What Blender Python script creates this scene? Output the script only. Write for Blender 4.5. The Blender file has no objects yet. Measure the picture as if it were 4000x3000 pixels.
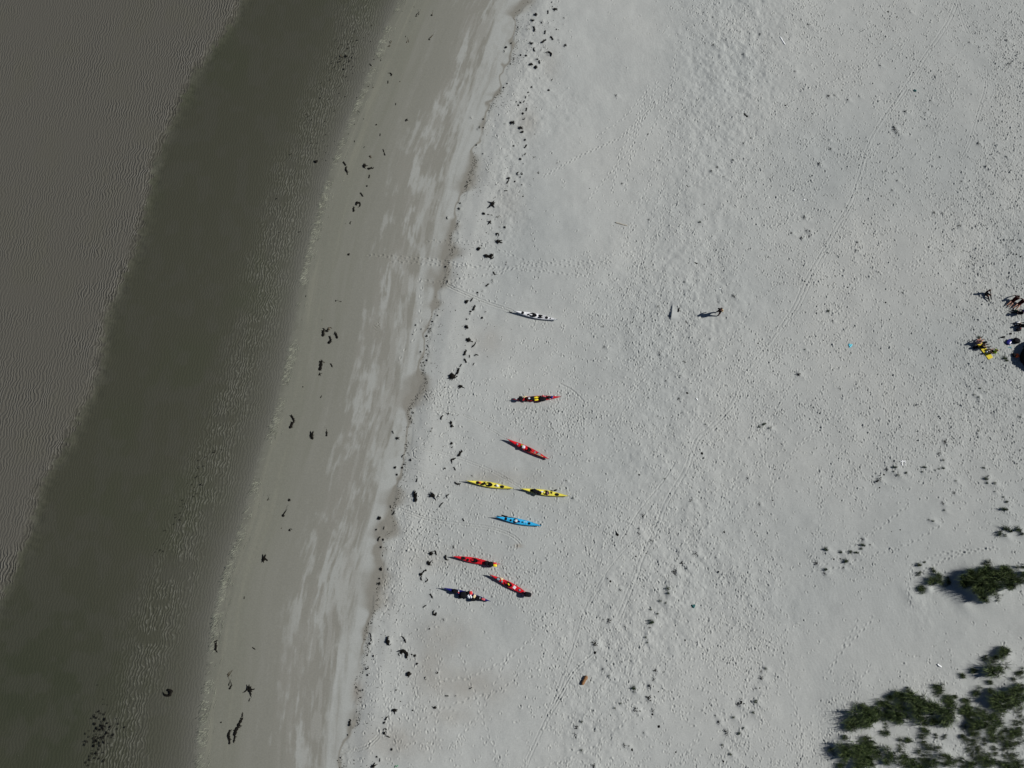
import bpy, bmesh, math, random
import numpy as np
from mathutils import Vector, Matrix, Euler

R = math.radians
S = bpy.context.scene
COL = S.collection
rnd = random.Random(7)
rng = np.random.default_rng(11)

# ---------------------------------------------------------------- camera, sky, sun
TILT = R(15.0); CH = 83.0; FPX = 3045.0
cam = bpy.data.cameras.new('camera'); co = bpy.data.objects.new('camera', cam); COL.objects.link(co)
co.location = (0, 0, CH); co.rotation_euler = (TILT, 0, 0)
cam.sensor_width = 36; cam.lens = FPX / 4000 * 36; cam.clip_start = 1; cam.clip_end = 9000
S.camera = co
SUN_EL, SUN_PHI = R(37), R(6)          # sun from the right (+x), slightly towards the top of the picture
W = bpy.data.worlds.new('World'); S.world = W; W.use_nodes = True
nt = W.node_tree; bg = nt.nodes['Background']
sky = nt.nodes.new('ShaderNodeTexSky'); sky.sky_type = 'NISHITA'; sky.sun_disc = False
sky.sun_elevation = SUN_EL; sky.sun_rotation = R(90) - SUN_PHI
nt.links.new(sky.outputs[0], bg.inputs[0]); bg.inputs[1].default_value = 0.05
sky.air_density = 0.55; sky.dust_density = 0.2   # a clear, dry sky: deep shadows
sl = bpy.data.lights.new('sun', 'SUN'); sl.energy = 5.0; sl.angle = R(0.5); sl.color = (1, 0.975, 0.93)
so = bpy.data.objects.new('sun', sl); COL.objects.link(so); so.location = (60, 10, 60)
sd = Vector((-math.cos(SUN_EL) * math.cos(SUN_PHI), -math.cos(SUN_EL) * math.sin(SUN_PHI), -math.sin(SUN_EL)))
so.rotation_euler = sd.to_track_quat('-Z', 'Y').to_euler()
S.view_settings.view_transform = 'Standard'; S.view_settings.look = 'None'
S.view_settings.exposure = 0.0; S.view_settings.gamma = 1.0

# ---------------------------------------------------------------- photo position <-> place on the beach
cT, sT = math.cos(TILT), math.sin(TILT)
def ray(u, v, z=0.0):
    a = (u - 2000) / FPX; b = (1500 - v) / FPX
    dy = b * cT + sT; dz = b * sT - cT
    t = (z - CH) / dz
    return a * t, dy * t
def project(x, y, z=0.0):
    dy = y; dz = z - CH
    yc = dy * cT + dz * sT
    zc = -dy * sT + dz * cT
    return 2000 + FPX * x / (-zc), 1500 - FPX * yc / (-zc)

def line(pts, z=0.2):
    w = [ray(u, v, z) for u, v in pts]
    w.sort(key=lambda p: p[1])
    ys = np.array([p[1] for p in w]); xs = np.array([p[0] for p in w])
    sl0 = (xs[1] - xs[0]) / (ys[1] - ys[0]); sl1 = (xs[-1] - xs[-2]) / (ys[-1] - ys[-2])
    ys = np.r_[ys[0] - 40, ys, ys[-1] + 40]; xs = np.r_[xs[0] - 40 * sl0 * .6, xs, xs[-1] + 40 * sl1 * .6]
    return lambda y: np.interp(y, ys, xs)
L0 = line([(945,0),(900,100),(770,270),(690,430),(610,620),(580,780),(520,1000),(430,1200),(375,1500),(260,1740),(160,1900),(115,2100),(50,2250),(-10,2360),(-120,2600),(-300,3000)], 0)
L1 = line([(1565,0),(1500,140),(1430,330),(1350,520),(1300,650),(1240,850),(1185,1080),(1150,1300),(1085,1600),(1020,1800),(960,2020),(880,2250),(845,2400),(820,2600),(790,2800),(775,3000)], 0)
L2 = line([(2080,0),(2025,60),(2005,160),(1985,300),(1925,400),(1895,500),(1870,620),(1835,730),(1795,860),(1775,950),(1740,1080),(1715,1200),(1680,1330),(1655,1480),(1620,1600),(1600,1750),(1560,1900),(1530,2050),(1490,2250),(1450,2450),(1400,2700),(1370,2850),(1350,3000)], .5)
LC = line([(1400,60),(1330,250),(1235,500),(1160,650),(1105,850),(1045,1100),(985,1350),(925,1500),(870,1700),(800,1900),(725,2100),(660,2300),(590,2500),(510,2750),(460,3000)], 0)
def sstep(a, b, x):
    t = np.clip((x - a) / (b - a), 0, 1); return t * t * (3 - 2 * t)
def base(x, y):
    x = np.asarray(x, float); y = np.asarray(y, float)
    x1 = L1(y); x2 = L2(y); x0 = L0(y)
    w = np.maximum(x2 - x1, 3)
    up = .62 * np.clip((x - x1) / w, 0, 1) ** 1.15
    up = up + .16 * sstep(0, 2.2, x - x2) + .012 * np.clip(x - x2, 0, 90)
    dn = -.15 * (1 - np.exp(-np.clip(x1 - x, 0, 100) / 5.0))
    dn = dn + .165 * sstep(-.9, 1.3, x0 - x)
    return np.where(x > x1, up, dn)
def at(u, v, dz=0.0):
    z = 0.3
    for _ in range(4):
        x, y = ray(u, v, z); z = float(base(x, y)) + dz
    return x, y

# ---------------------------------------------------------------- noise helpers (numpy)
_tab = rng.random((512, 512)).astype(np.float32)
def vn(x, y, ox=0, oy=0):
    x = x + ox * 17.31 + 400; y = y + oy * 9.77 + 400
    xi = np.floor(x).astype(np.int32); yi = np.floor(y).astype(np.int32)
    fx = (x - xi).astype(np.float32); fy = (y - yi).astype(np.float32)
    fx = fx * fx * fx * (fx * (fx * 6 - 15) + 10); fy = fy * fy * fy * (fy * (fy * 6 - 15) + 10)
    a = _tab[xi & 511, yi & 511]; b = _tab[(xi + 1) & 511, yi & 511]
    c = _tab[xi & 511, (yi + 1) & 511]; d = _tab[(xi + 1) & 511, (yi + 1) & 511]
    return (a + (b - a) * fx) * (1 - fy) + (c + (d - c) * fx) * fy
def fbm(x, y, oct=4, ox=0, gain=.5):
    s = 0; a = 1; n = 0
    for i in range(oct):
        s = s + a * vn(x * 2 ** i, y * 2 ** i, ox + i, ox * 3 + i); n += a; a *= gain
    return s / n

# ---------------------------------------------------------------- terrain grid
def axis(lo, hi, fine_lo, step_c, step_f):
    a = np.arange(lo, fine_lo, step_c); b = np.arange(fine_lo, hi + step_f, step_f)
    core = np.r_[a, b]
    g = []; d = .5; p = 0
    while p < 3500: p += d; g.append(p); d *= 1.45
    g = np.array(g)
    return np.r_[core[0] - g[::-1], core, core[-1] + g]
X = axis(-67, 67, -23, .16, .064); Y = axis(-18.5, 75, -18.4, .1, .068)
nx, ny = len(X), len(Y)
GX, GY = np.meshgrid(X, Y, indexing='ij')
GX = GX.astype(np.float64); GY = GY.astype(np.float64)
Z = base(GX, GY)
SX = GX - L1(GY)                                  # metres landward of the waterline
DX = GX - L2(GY)                                  # metres landward of the last tide line
dry = sstep(-.3, 1.2, DX)
Z += (fbm(GX / 9, GY / 9, 3, 1) - .5) * .30 * dry
Z += (fbm(GX / 2.2, GY / 2.2, 3, 5) - .5) * .09 * dry
Z += (fbm(GX / 3, GY / 9, 2, 9) - .5) * .02 * sstep(0, 3, SX)
Z += (fbm(GX / 1.1, GY / .45, 3, 85) - .5) * .22 * np.exp(-((L0(GY) - GX) / 1.1) ** 2)
Z += (fbm(GX / 2.4, GY / .8, 3, 86) - .5) * .07 * np.exp(-(SX / 1.0) ** 2)
# tide line step
Z += .03 * sstep(-.25, .15, DX + (fbm(GX / 1.3, GY / 1.3, 3, 21) - .5) * 1.2)
UU, VV = project(GX, GY, Z)

def near(u, v, rx, ry):
    return np.exp(-(((UU - u) / rx) ** 2 + ((VV - v) / ry) ** 2))
rough = np.zeros_like(Z)
for (u, v, rx, ry, k) in [(2900,150,230,300,1),(2780,480,180,260,.8),(2700,950,260,330,.5),(2650,1200,260,200,.6),(2650,1700,330,350,.6),
        (2650,2200,300,250,.8),(2450,2500,300,220,.7),(2320,2800,160,250,.7),(2950,2350,200,150,.4),(2080,250,80,280,.7),(1980,720,80,300,.8),(2200,420,110,120,.4),
        (1500,2300,70,160,.5),(1560,1750,90,200,.4),(3880,1000,140,420,.7),(3800,1600,200,160,.6),(3850,2900,300,200,.5),(3600,2700,200,120,.3),(3600,2380,60,80,.5)]:
    rough += k * near(u, v, rx, ry)
rough = np.clip(rough, 0, 1.1) * dry
Z += (fbm(GX / .75, GY / .75, 3, 31, .6) - .5) * .17 * rough
Z += (fbm(GX / .3, GY / .3, 2, 37) - .5) * .018 * dry * (.35 + rough)
# faint wind ripples on the untrodden dune sand
wr = np.sin((GX * .93 + GY * .36 + .25 * fbm(GX / 1.2, GY / 1.2, 2, 44) * 4) * 2 * math.pi / .34)
Z += wr * .0022 * dry * (near(3450,2350,500,300) + near(2450,300,350,350) + near(3300,2600,300,300)).clip(0, 1)

x_f0 = np.searchsorted(X, -24.0); y_f0 = np.searchsorted(Y, -18.4)
def stamp_at(x, y, rad):
    i0 = np.searchsorted(X, x - rad); i1 = np.searchsorted(X, x + rad)
    j0 = np.searchsorted(Y, y - rad); j1 = np.searchsorted(Y, y + rad)
    return slice(max(i0, 0), min(i1, nx)), slice(max(j0, 0), min(j1, ny))
def mound(x, y, h, r, ax=0.0, st=1.0, power=1.0):
    rad = r * max(st, 1) * 2.6
    a, b = stamp_at(x, y, rad)
    dx = X[a][:, None] - x; dy = Y[b][None, :] - y
    c, s = math.cos(ax), math.sin(ax)
    p = (dx * c + dy * s) / (r * st); q = (-dx * s + dy * c) / r
    Z[a, b] += h * np.exp(-(p * p + q * q) * power)
def lee(x, y, h, r):
    """hummock with a tail drifted to the lower right"""
    mound(x + r * .35, y - r * .1, h, r * .8)
    mound(x + r * 1.3, y - r * .9, h * .55, r * .75, R(-38), 2.0)
    mound(x - r * .75, y + r * .1, -h * .35, r * .5)
def footprint(x, y, ang, ln=.15, wd=.062, d=.05):
    a, b = stamp_at(x, y, ln * 2.4)
    dx = X[a][:, None] - x; dy = Y[b][None, :] - y
    c, s = math.cos(ang), math.sin(ang)
    p = dx * c + dy * s; q = -dx * s + dy * c
    r2 = (p / ln) ** 2 + (q / wd) ** 2
    Z[a, b] += -d * np.exp(-r2 * 1.1) + d * .50 * np.exp(-((np.sqrt(r2) - 1.55) / .45) ** 2) * (1 + .5 * p / ln)
def smooth(P):
    if len(P) < 3: return P
    Q = [P[0]] + list(P) + [P[-1]]; out = []
    for i in range(1, len(Q) - 2):
        a, b, c, d = (np.array(Q[i + k]) for k in (-1, 0, 1, 2))
        n = max(1, int(np.linalg.norm(c - b) / .5))
        for k in range(n):
            t = k / n
            out.append(tuple(.5 * (2 * b + (c - a) * t + (2 * a - 5 * b + 4 * c - d) * t * t + (3 * b - a - 3 * c + d) * t ** 3)))
    return out + [P[-1]]
def groove(pts, w=.05, d=.03, rim=.5, double=0.0, z=.6, wob=.02):
    P = smooth([at(u, v) for u, v in pts])
    for (ax_, ay), (bx, by) in zip(P[:-1], P[1:]):
        L = math.hypot(bx - ax_, by - ay); n = max(1, int(round(L / .08)))
        nxn, nyn = -(by - ay) / L, (bx - ax_) / L
        for k in range(n):
            t = k / n
            for off in ((0,) if not double else (-double / 2, double / 2)):
                x = ax_ + (bx - ax_) * t + nxn * off + rnd.gauss(0, wob); y = ay + (by - ay) * t + nyn * off + rnd.gauss(0, wob)
                a, b = stamp_at(x, y, w * 4)
                dx = X[a][:, None] - x; dy = Y[b][None, :] - y
                r2 = (dx * dx + dy * dy) / (w * w)
                q = (dx * nxn + dy * nyn) / w; p = (-dx * nyn + dy * nxn) / w
                Z[a, b] += (-d * np.exp(-q * q) + d * rim * np.exp(-((np.abs(q) - 1.8) / .7) ** 2)) * np.exp(-p * p * .8) * .8

# ---- tracks: barrow or vehicle tracks on the upper beach, keels dragged up from the water
T_MAIN = [(3737,9),(3696,99),(3610,226),(3533,348),(3452,465),(3393,570),(3362,678),(3340,745),(3316,804),(3267,886),(3203,1003),(3149,1098),(3113,1179),(3068,1256),(3000,1351),(2904,1469),(2859,1577),(2768,1676),(2723,1717),(2678,1834),(2606,1957),(2560,2074),(2506,2178),(2479,2259),(2416,2412)]
groove(T_MAIN, .07, .017, .7, .38)
groove([(u + 14 + 6 * math.sin(u / 70), v + 8) for u, v in T_MAIN[3:18]], .06, .018, .6)
groove([(2361,2250),(2285,2390),(2244,2521),(2194,2657),(2154,2770),(2090,2905),(2050,2998)], .055, .022, .6, .3)
groove([(2600,2030),(2480,2110),(2395,2200),(2361,2250)], .05, .03, .6)
groove([(2316,2557),(2244,2625),(2194,2711),(2140,2800)], .06, .03, .6, .25)
groove([(2640,1800),(2590,1880),(2500,1990),(2420,2120)], .06, .03, .6)
groove([(3737,0),(3760,81),(3782,131)], .06, .018, .6, .3)
groove([(3850,271),(3850,339),(3832,407),(3787,560),(3760,610)], .06, .016, .6, .3)
groove([(1748,1115),(1800,1140),(1900,1182),(2003,1216)], .07, .04, .7, .22)
groove([(1690,1602),(1770,1608),(1870,1650),(1975,1712)], .05, .035, .6, .18)
groove([(1610,1765),(1625,1752),(1700,1763),(1820,1800),(1930,1845),(2035,1905)], .06, .03, .6, .2)
groove([(1580,1825),(1680,1850),(1815,1878)], .05, .03, .6)
groove([(1650,1960),(1700,1970),(1850,2005),(1932,2018)], .045, .025, .6)
groove([(1550,1985),(1700,2035),(1900,2060),(1985,2085),(2020,2108),(2035,2124)], .07, .04, .7, .2)
groove([(1500,2105),(1600,2135),(1690,2165),(1765,2173)], .045, .03, .6, .18)
groove([(1500,2252),(1600,2262),(1713,2297)], .045, .025, .6)
groove([(1612,1765),(1615,1785),(1630,1795),(1655,1797)], .06, .04, .6)
groove([(1340,2935),(1400,2928),(1450,2905),(1480,2875)], .07, .04, .6, .2)
groove([(2190,1500),(2230,1520),(2262,1548),(2280,1570)], .07, .04, .6)
# letters scratched in the sand with a stick (two places)
for pts in [[(1753,2927),(1759,2911),(1765,2914)],[(1768,2920),(1778,2926)],[(1777,2925),(1776,2912),(1786,2906),(1788,2918)],[(1787,2894),(1788,2908)],[(1789,2885),(1796,2897)],
            [(1796,2881),(1803,2884),(1800,2891)],[(1801,2905),(1802,2914)],[(1808,2876),(1812,2886),(1817,2890),(1813,2896)],
            [(1468,1262),(1476,1260),(1480,1267),(1472,1272)],[(1462,1274),(1470,1280)],[(1476,1272),(1484,1278)],[(1465,1290),(1472,1292)]]:
    groove(pts, .05, .045, .8, 0, wob=.005)

# ---- footprints
def density(u, v, dxl):
    d = np.where(dxl > 14, 2.3, .7)
    d = np.where(dxl > 20, 2.9, d)
    for (cu, cv, ru, rv, val) in [
        (2420,230,330,380,.02),(2300,600,250,330,.08),(2230,900,170,200,.15),(2130,500,120,500,.2),(2480,830,120,130,.7),
        (2350,1080,350,90,2.6),(2150,1080,200,60,2.2),(1850,1080,160,55,1.6),(1780,1250,110,130,.05),(1830,700,60,300,.15),
        (2150,1430,300,150,2.6),(2090,1650,190,75,5.5),(1730,1540,120,70,5),(1900,1530,130,60,2.5),(1850,1700,140,90,1.4),
        (1980,1980,260,120,3.2),(1640,2100,150,130,4.5),(1900,2260,280,110,5.5),(2180,2150,150,130,4),(2150,2400,90,250,4),(1530,2350,60,200,3.5),
        (1880,2500,150,160,.05),(1980,2480,80,120,.15),(1850,2650,200,130,.3),(1700,2450,150,150,.7),(1530,2720,100,200,1.6),(1950,2800,130,150,.6),
        (3900,1150,130,330,9),(3880,1450,160,180,7),(3720,1660,250,80,6),(3950,1680,90,150,10),(3900,780,90,260,7),(3950,300,90,300,5),(3350,1650,400,120,3.5),
        (3500,2000,330,130,.9),(3700,2100,300,200,.35),(3650,2400,400,200,.08),(3400,2520,280,200,.15),(3200,2350,160,120,.6),(3150,2650,120,170,.3),
        (2900,2550,110,330,4.2),(2800,2850,160,200,3),(2570,2450,110,130,.8),(2480,2880,130,120,.8),(2200,2800,140,150,1.6),(2900,1950,150,250,1.6)]:
        w = np.exp(-((((u - cu) / ru) ** 2 + ((v - cv) / rv) ** 2)) ** 1.6)
        d = d * (1 - w) + val * w
    return d * (dxl > .3)
N = 150000
px = rng.uniform(-40, 66, N); py = rng.uniform(-17.5, 74, N)
pu, pv = project(px, py, base(px, py))
dxl = px - L2(py)
dens = density(pu, pv, dxl)
dens = dens * np.clip(-.45 + 2.9 * fbm(px / 4.5, py / 6, 3, 77), 0.06, 1.7) + dens * .9 * (dens > 4)
keep = rng.random(N) < dens * 2.1 * (106 * 91.5) / N
keep &= (pu > -60) & (pu < 4060) & (pv > -60) & (pv < 3060)
px, py, pu, pv = px[keep], py[keep], pu[keep], pv[keep]
flow = fbm(px / 7, py / 7, 2, 91) * 2.4 + .55
flow = np.where((pu > 3550) & (pv < 1800), 1.75 + .5 * (flow - 1.75), flow)
for i in range(len(px)):
    ang = flow[i] + (0 if rnd.random() < .75 else 1.4) + rnd.gauss(0, .35) + (math.pi if rnd.random() < .5 else 0)
    k = rnd.uniform(.75, 1.2)
    footprint(px[i], py[i], ang, rnd.uniform(.075, .145) * k, rnd.uniform(.055, .08) * k, .060 * k * rnd.random() ** .9 + .010)
def trail(pts, step=.62, side=.09, d=.045, scale=1.0):
    P = [at(u, v) for u, v in pts]
    k = 0
    for (ax_, ay), (bx, by) in zip(P[:-1], P[1:]):
        L = math.hypot(bx - ax_, by - ay); n = max(1, int(L / step)); ang = math.atan2(by - ay, bx - ax_)
        for i in range(n):
            t = (i + rnd.uniform(-.1, .1)) / n; s = side if k % 2 else -side; k += 1
            footprint(ax_ + (bx - ax_) * t - math.sin(ang) * s, ay + (by - ay) * t + math.cos(ang) * s, ang + rnd.gauss(0, .12), .17 * scale, .088 * scale, d * 1.05 * rnd.uniform(.6, 1.2))
for pts, st in [([(2120,690),(2280,600),(2420,540),(2560,410),(2650,300)], .35), ([(2450,640),(2550,500),(2620,350),(2640,200)], .6),
    ([(2590,560),(2540,700),(2480,850),(2420,1000)], .6),([(2440,740),(2480,520),(2560,380)], .6),([(2390,750),(2420,600),(2480,500),(2540,320)], .5),
    ([(2700,560),(2600,700),(2530,900),(2480,1040)], .62),([(2560,700),(2600,620),(2650,500)], .62),([(2650,760),(2700,600),(2800,470)], .6),
    ([(1440,995),(1560,1005),(1700,1015),(1850,1040),(2050,1055),(2300,1080)], .5),([(1530,1020),(1660,1030),(1800,1040),(2000,1045),(2200,1020),(2400,1030)], .5),
    ([(1670,940),(1780,945),(1900,950),(2000,1000),(2150,1060)], .55),([(1640,1095),(1740,1105),(1820,1130),(1950,1190)], .6),([(1645,1090),(1643,1250),(1610,1330),(1560,1400),(1545,1450)], .9),
    ([(1960,1060),(2080,1020),(2200,1040),(2350,1030)], .5),([(1740,1100),(1860,1080),(1990,1060)], .5),
    ([(1620,2600),(1625,2700),(1615,2800),(1620,2900)], .62),([(1570,2480),(1560,2620),(1530,2760),(1500,2900)], .6),([(1440,2480),(1480,2640),(1520,2800),(1560,2950)], .6),
    ([(1800,2560),(1850,2700),(1900,2850),(1960,2990)], .6),([(2100,2480),(1960,2590),(1820,2650),(1700,2660)], .6),([(1990,2560),(1880,2780),(1760,2920)], .7),([(1660,2800),(1800,2740),(1960,2700),(2060,2600)], .6),
    ([(1710,2560),(1720,2700),(1700,2850),(1680,2990)], .6),([(3230,2230),(3400,2170),(3560,2120),(3700,2030)], .6),([(3600,2230),(3700,2180),(3800,2150),(3900,2140)], .35),
    ([(3560,2370),(3545,2300),(3560,2210),(3680,2160),(3790,2150)], .4),([(3240,2620),(3280,2550),(3330,2500),(3420,2400)], .5),([(3290,2520),(3340,2450),(3360,2400)], .55),
    ([(3400,2600),(3300,2750),(3230,2900),(3200,3000)], .6),([(3330,2600),(3350,2700),(3340,2760)], .5),([(3150,2250),(3300,2150),(3450,2050),(3560,1960)], .55)]:
    trail(pts, st)
for _ in range(70):     # passers-by along the beach, slanting like the tracks do
    u = rnd.uniform(2500, 3900); v = rnd.uniform(100, 2900); a = rnd.gauss(2.0, .5); L = rnd.uniform(200, 600)
    if v > 1900 and u > 3100: continue
    trail([(u, v), (u + math.cos(a) * L * .5, v + math.sin(a) * L * .5), (u + math.cos(a + .15) * L, v + math.sin(a + .15) * L)], rnd.uniform(.5, .7))

# ---- the wind-cut ridge of sand near the lone walker
for i in range(26):
    t = i / 25; x, y = at(2628 - 9 * t, 1184 + 60 * t)
    a, b = stamp_at(x, y, 2.2)
    dx = X[a][:, None] - x; dy = Y[b][None, :] - y
    wh_ = (.02 + .30 * t ** .8) * (1 if t < .8 else 1 - (t - .8) * 2.2) * np.where(dx > 0, np.clip(1 - dx / (.25 + 1.25 * t * (1.15 - t * .3)), 0, 1) ** 1.3, np.clip(1 + dx / .09, 0, 1)) * np.exp(-(dy / .16) ** 2)
    Z[a, b] = np.where(wh_ > .012, np.maximum(Z[a, b], float(base(x, y)) + .02 + wh_), Z[a, b])


# ---------------------------------------------------------------- things washed up or growing (photo tile, offsets x y size kind angle)
TILE = 2.212
WEED = {
 (2000,0): "345,20,14b;350,60,14b;378,85,46f0;310,110,44s80;205,130,40b;150,125,18g;180,185,34f;262,190,50k80;315,205,16s;190,250,58s70;135,258,40g;285,285,44s85;385,260,15b;345,335,50s110;405,350,25g;275,360,60s60;170,380,36f;190,430,44s95;250,440,26g;285,410,22g;320,465,60c90;75,478,22b;122,483,24b;165,560,42b;205,585,42b;237,540,42s120;220,515,22b;170,752,20b;140,798,20b;118,838,28s60;103,880,30s70;75,890,20b;55,910,22b;124,948,40s70;95,983,28b;105,1027,26c;15,1065,40f0;80,1110,46f;88,1145,34b;112,1210,24b;15,1263,20b;118,1265,44s60;110,1340,50g45;72,1375,26b;98,1415,10b;50,1500,26c;85,1500,28c;72,1530,14b;25,1570,20b;85,1600,14b;450,160,20s0;465,395,30f;345,690,18c;318,778,24b;240,675,10b;445,215,12g",
 (1000,0): "2160,410,28b;2145,445,22s;2205,375,20b;2185,1540,34f;2175,1575,40s80;2160,1650,30s0;1965,1030,18b;1965,1105,16b;1905,1255,18b;1960,1330,14b;1930,1110,50g60;1855,1018,24g;1825,1575,24s90;1818,1605,26c;2140,760,20b;2170,725,16b;2035,915,10b;2155,1068,22g;2205,1060,30b",
 (1000,750): "1765,98,18b;1755,150,26f;1650,225,28s95;2050,105,66f;1968,187,34b;2010,195,24s0;2038,200,14b;2100,210,40g;2025,260,38f;2150,305,26b;2110,300,20g;2090,370,40c;2105,430,62f0;1925,490,42b;1950,465,14b;2010,560,90s0;2035,550,40b;2160,620,34g;2065,705,34c;2045,775,36g;2000,805,40s60;1960,855,24g;1915,872,20b;1820,948,42b;1865,930,38s30;1885,1005,54s90;1855,1035,20b;1850,1055,14b;1983,1037,18s;1955,1090,24b;1822,1100,18b;1820,1168,40b;1835,1280,48b;1862,1292,34s150;1885,1320,38c;1808,1390,56s92;1845,1420,26s;1905,1408,34s0;1810,1460,44s110;1880,1490,24s;1770,1500,30s80;1745,1550,60s75;1695,1595,66b;1730,1600,30s30;1640,648,22b;1570,1068,16b;1525,1120,18b;1428,1185,12b;1475,1245,20b;1483,1332,26s90;1423,1382,16b;1478,1455,20b;1380,1150,16b;1655,775,26s90;1745,270,24g;1745,355,18g;1750,405,22g;2200,1040,26s160;1505,1200,40g70;1355,1230,12b",
 (1000,1500): "1765,25,46f;1630,30,18b;1605,288,40s60;1665,260,22f;1688,340,34f;1692,365,28b;1355,245,22c;1338,295,14b;1690,515,26b;1697,547,28s160;1765,600,62s80;1515,400,40g45;1268,620,28s50;1337,658,24b;1280,695,16b;1265,722,22b;1203,722,24b;1218,783,20b;1702,660,42c180;1715,730,32s90;1632,730,24b;1390,832,32s80;1740,862,48s160;1375,975,92s90;1380,960,40b;1520,962,60f150;1535,970,24b;1572,975,18c;1655,968,30c;1600,1045,34c;1873,795,26g;1793,1175,28s120;1228,470,34f0;1183,418,28s110;1190,1112,34s30;1068,1160,36b;1105,1245,26s80;1062,1335,38s60;1100,1345,22b;1080,1410,20b;1163,1060,24s;1040,1258,18b;1515,1465,36b;1545,1455,40c90;1490,1548,48f;1525,1535,26g;1445,1625,36s50;1425,1645,30b;1467,1610,18b;1425,1585,20g;1648,1505,40c250;1080,1600,28b;1140,1600,20s90;1705,1408,26s90;1565,1298,10b",
 (1000,2250): "1068,22,16b;1068,68,28f;1428,18,34s90;1475,35,28c;1513,170,40s95;1458,262,32s55;1543,317,44c;1620,378,20s120;1500,457,14b;990,510,26c;990,545,24c;988,578,24c;1138,560,66s95;1140,570,38b;1278,545,40c90;1275,665,70c90;1260,660,30b;1235,680,22s;1348,677,14b;1372,688,24b;1320,845,48b;1563,835,22c;1465,885,20c;1392,757,22b;1205,1155,46f0;1128,1228,36s80;1110,1265,22b;1115,1325,26c;1110,1355,24b;1138,1385,32s130;812,1268,52s105;963,800,30s30;965,855,18b;1015,690,18b;963,685,14b;1175,1497,22b;732,1570,14b;1022,1635,44f45;1045,1560,16b;1070,1585,24s60;1550,1135,30f0;1650,1035,28s0;1725,1035,14s0;1855,968,26s25;1355,1160,14b;925,985,14b;793,1373,12b;1210,985,14b",
}
KELP = {
 (1000,0): "1385,140,22b;1408,105,90k65;1518,132,24b;1526,108,60k70;1365,60,16s80;1330,185,14s80;1318,340,95k75;1293,315,22s90;1498,340,26b;1530,300,105k45;1160,640,44c80;1140,710,38s95;1243,705,12b;1207,900,30s80;1300,1035,38f60;1040,1078,22b;1072,1165,34s90;970,748,16b;1015,755,18f;883,960,26s95;930,1028,12b;990,1350,36f90;935,1270,22s60;850,1222,26s95;1100,1300,38s80;1112,1332,40s130;765,1415,60s125;780,1465,70s100;788,1500,34s95;935,1430,60f90;990,1455,68s30;978,1525,44s85;958,1607,22b;520,1398,44b;660,548,16b;795,420,26s45;875,350,24s0;855,270,12b;1078,522,26s85;988,560,40s100;1020,515,20s0;1085,410,30k95;740,490,30c;780,485,36f;830,500,22s;735,530,12b;760,600,26s130;760,655,14s;720,808,10b;558,848,22s70;485,1037,14b;298,1337,12b;320,1330,22g;1155,385,80g55",
 (1000,750): "910,20,54s95;845,150,62s115;885,110,70c100;815,265,34s75;775,270,8b;800,540,30b;808,525,28k50;690,940,18b;715,942,58k175;375,345,26s0;205,350,12b;583,1215,90s110;640,1180,46c;608,1200,40f;693,1240,76s105;640,1265,64s80;635,1300,40b;558,1500,110s88;575,1460,60k150;548,1575,34f;650,1495,44s90;570,1105,9b;430,900,22s90;180,60,14b;395,1105,10s",
 (1000,1500): "313,290,70s95;311,350,90s90;485,465,36b;483,430,60f90;610,430,54s85;605,385,44k110;563,110,28s90;110,980,60k80;288,1003,30b;235,1138,30b;262,1085,100k55;225,1235,38k70;300,1260,34c;70,1500,70f90;85,1515,50s135;405,25,14b",
 (0,2250): "1865,565,40s45;1865,610,70s95;1870,640,40s100;2110,188,26s80;2190,625,34s120;1993,960,46s85;1990,900,90k88;2005,820,110k60;2160,970,80f95;2160,985,40s110;2155,1070,30s95;1450,1010,84c0;1980,1370,80s85;1982,1425,60s90;2025,1405,54s55;2095,1200,40s110;2075,1260,80s65;2045,1330,100s60;1910,1265,16b",
}
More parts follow.
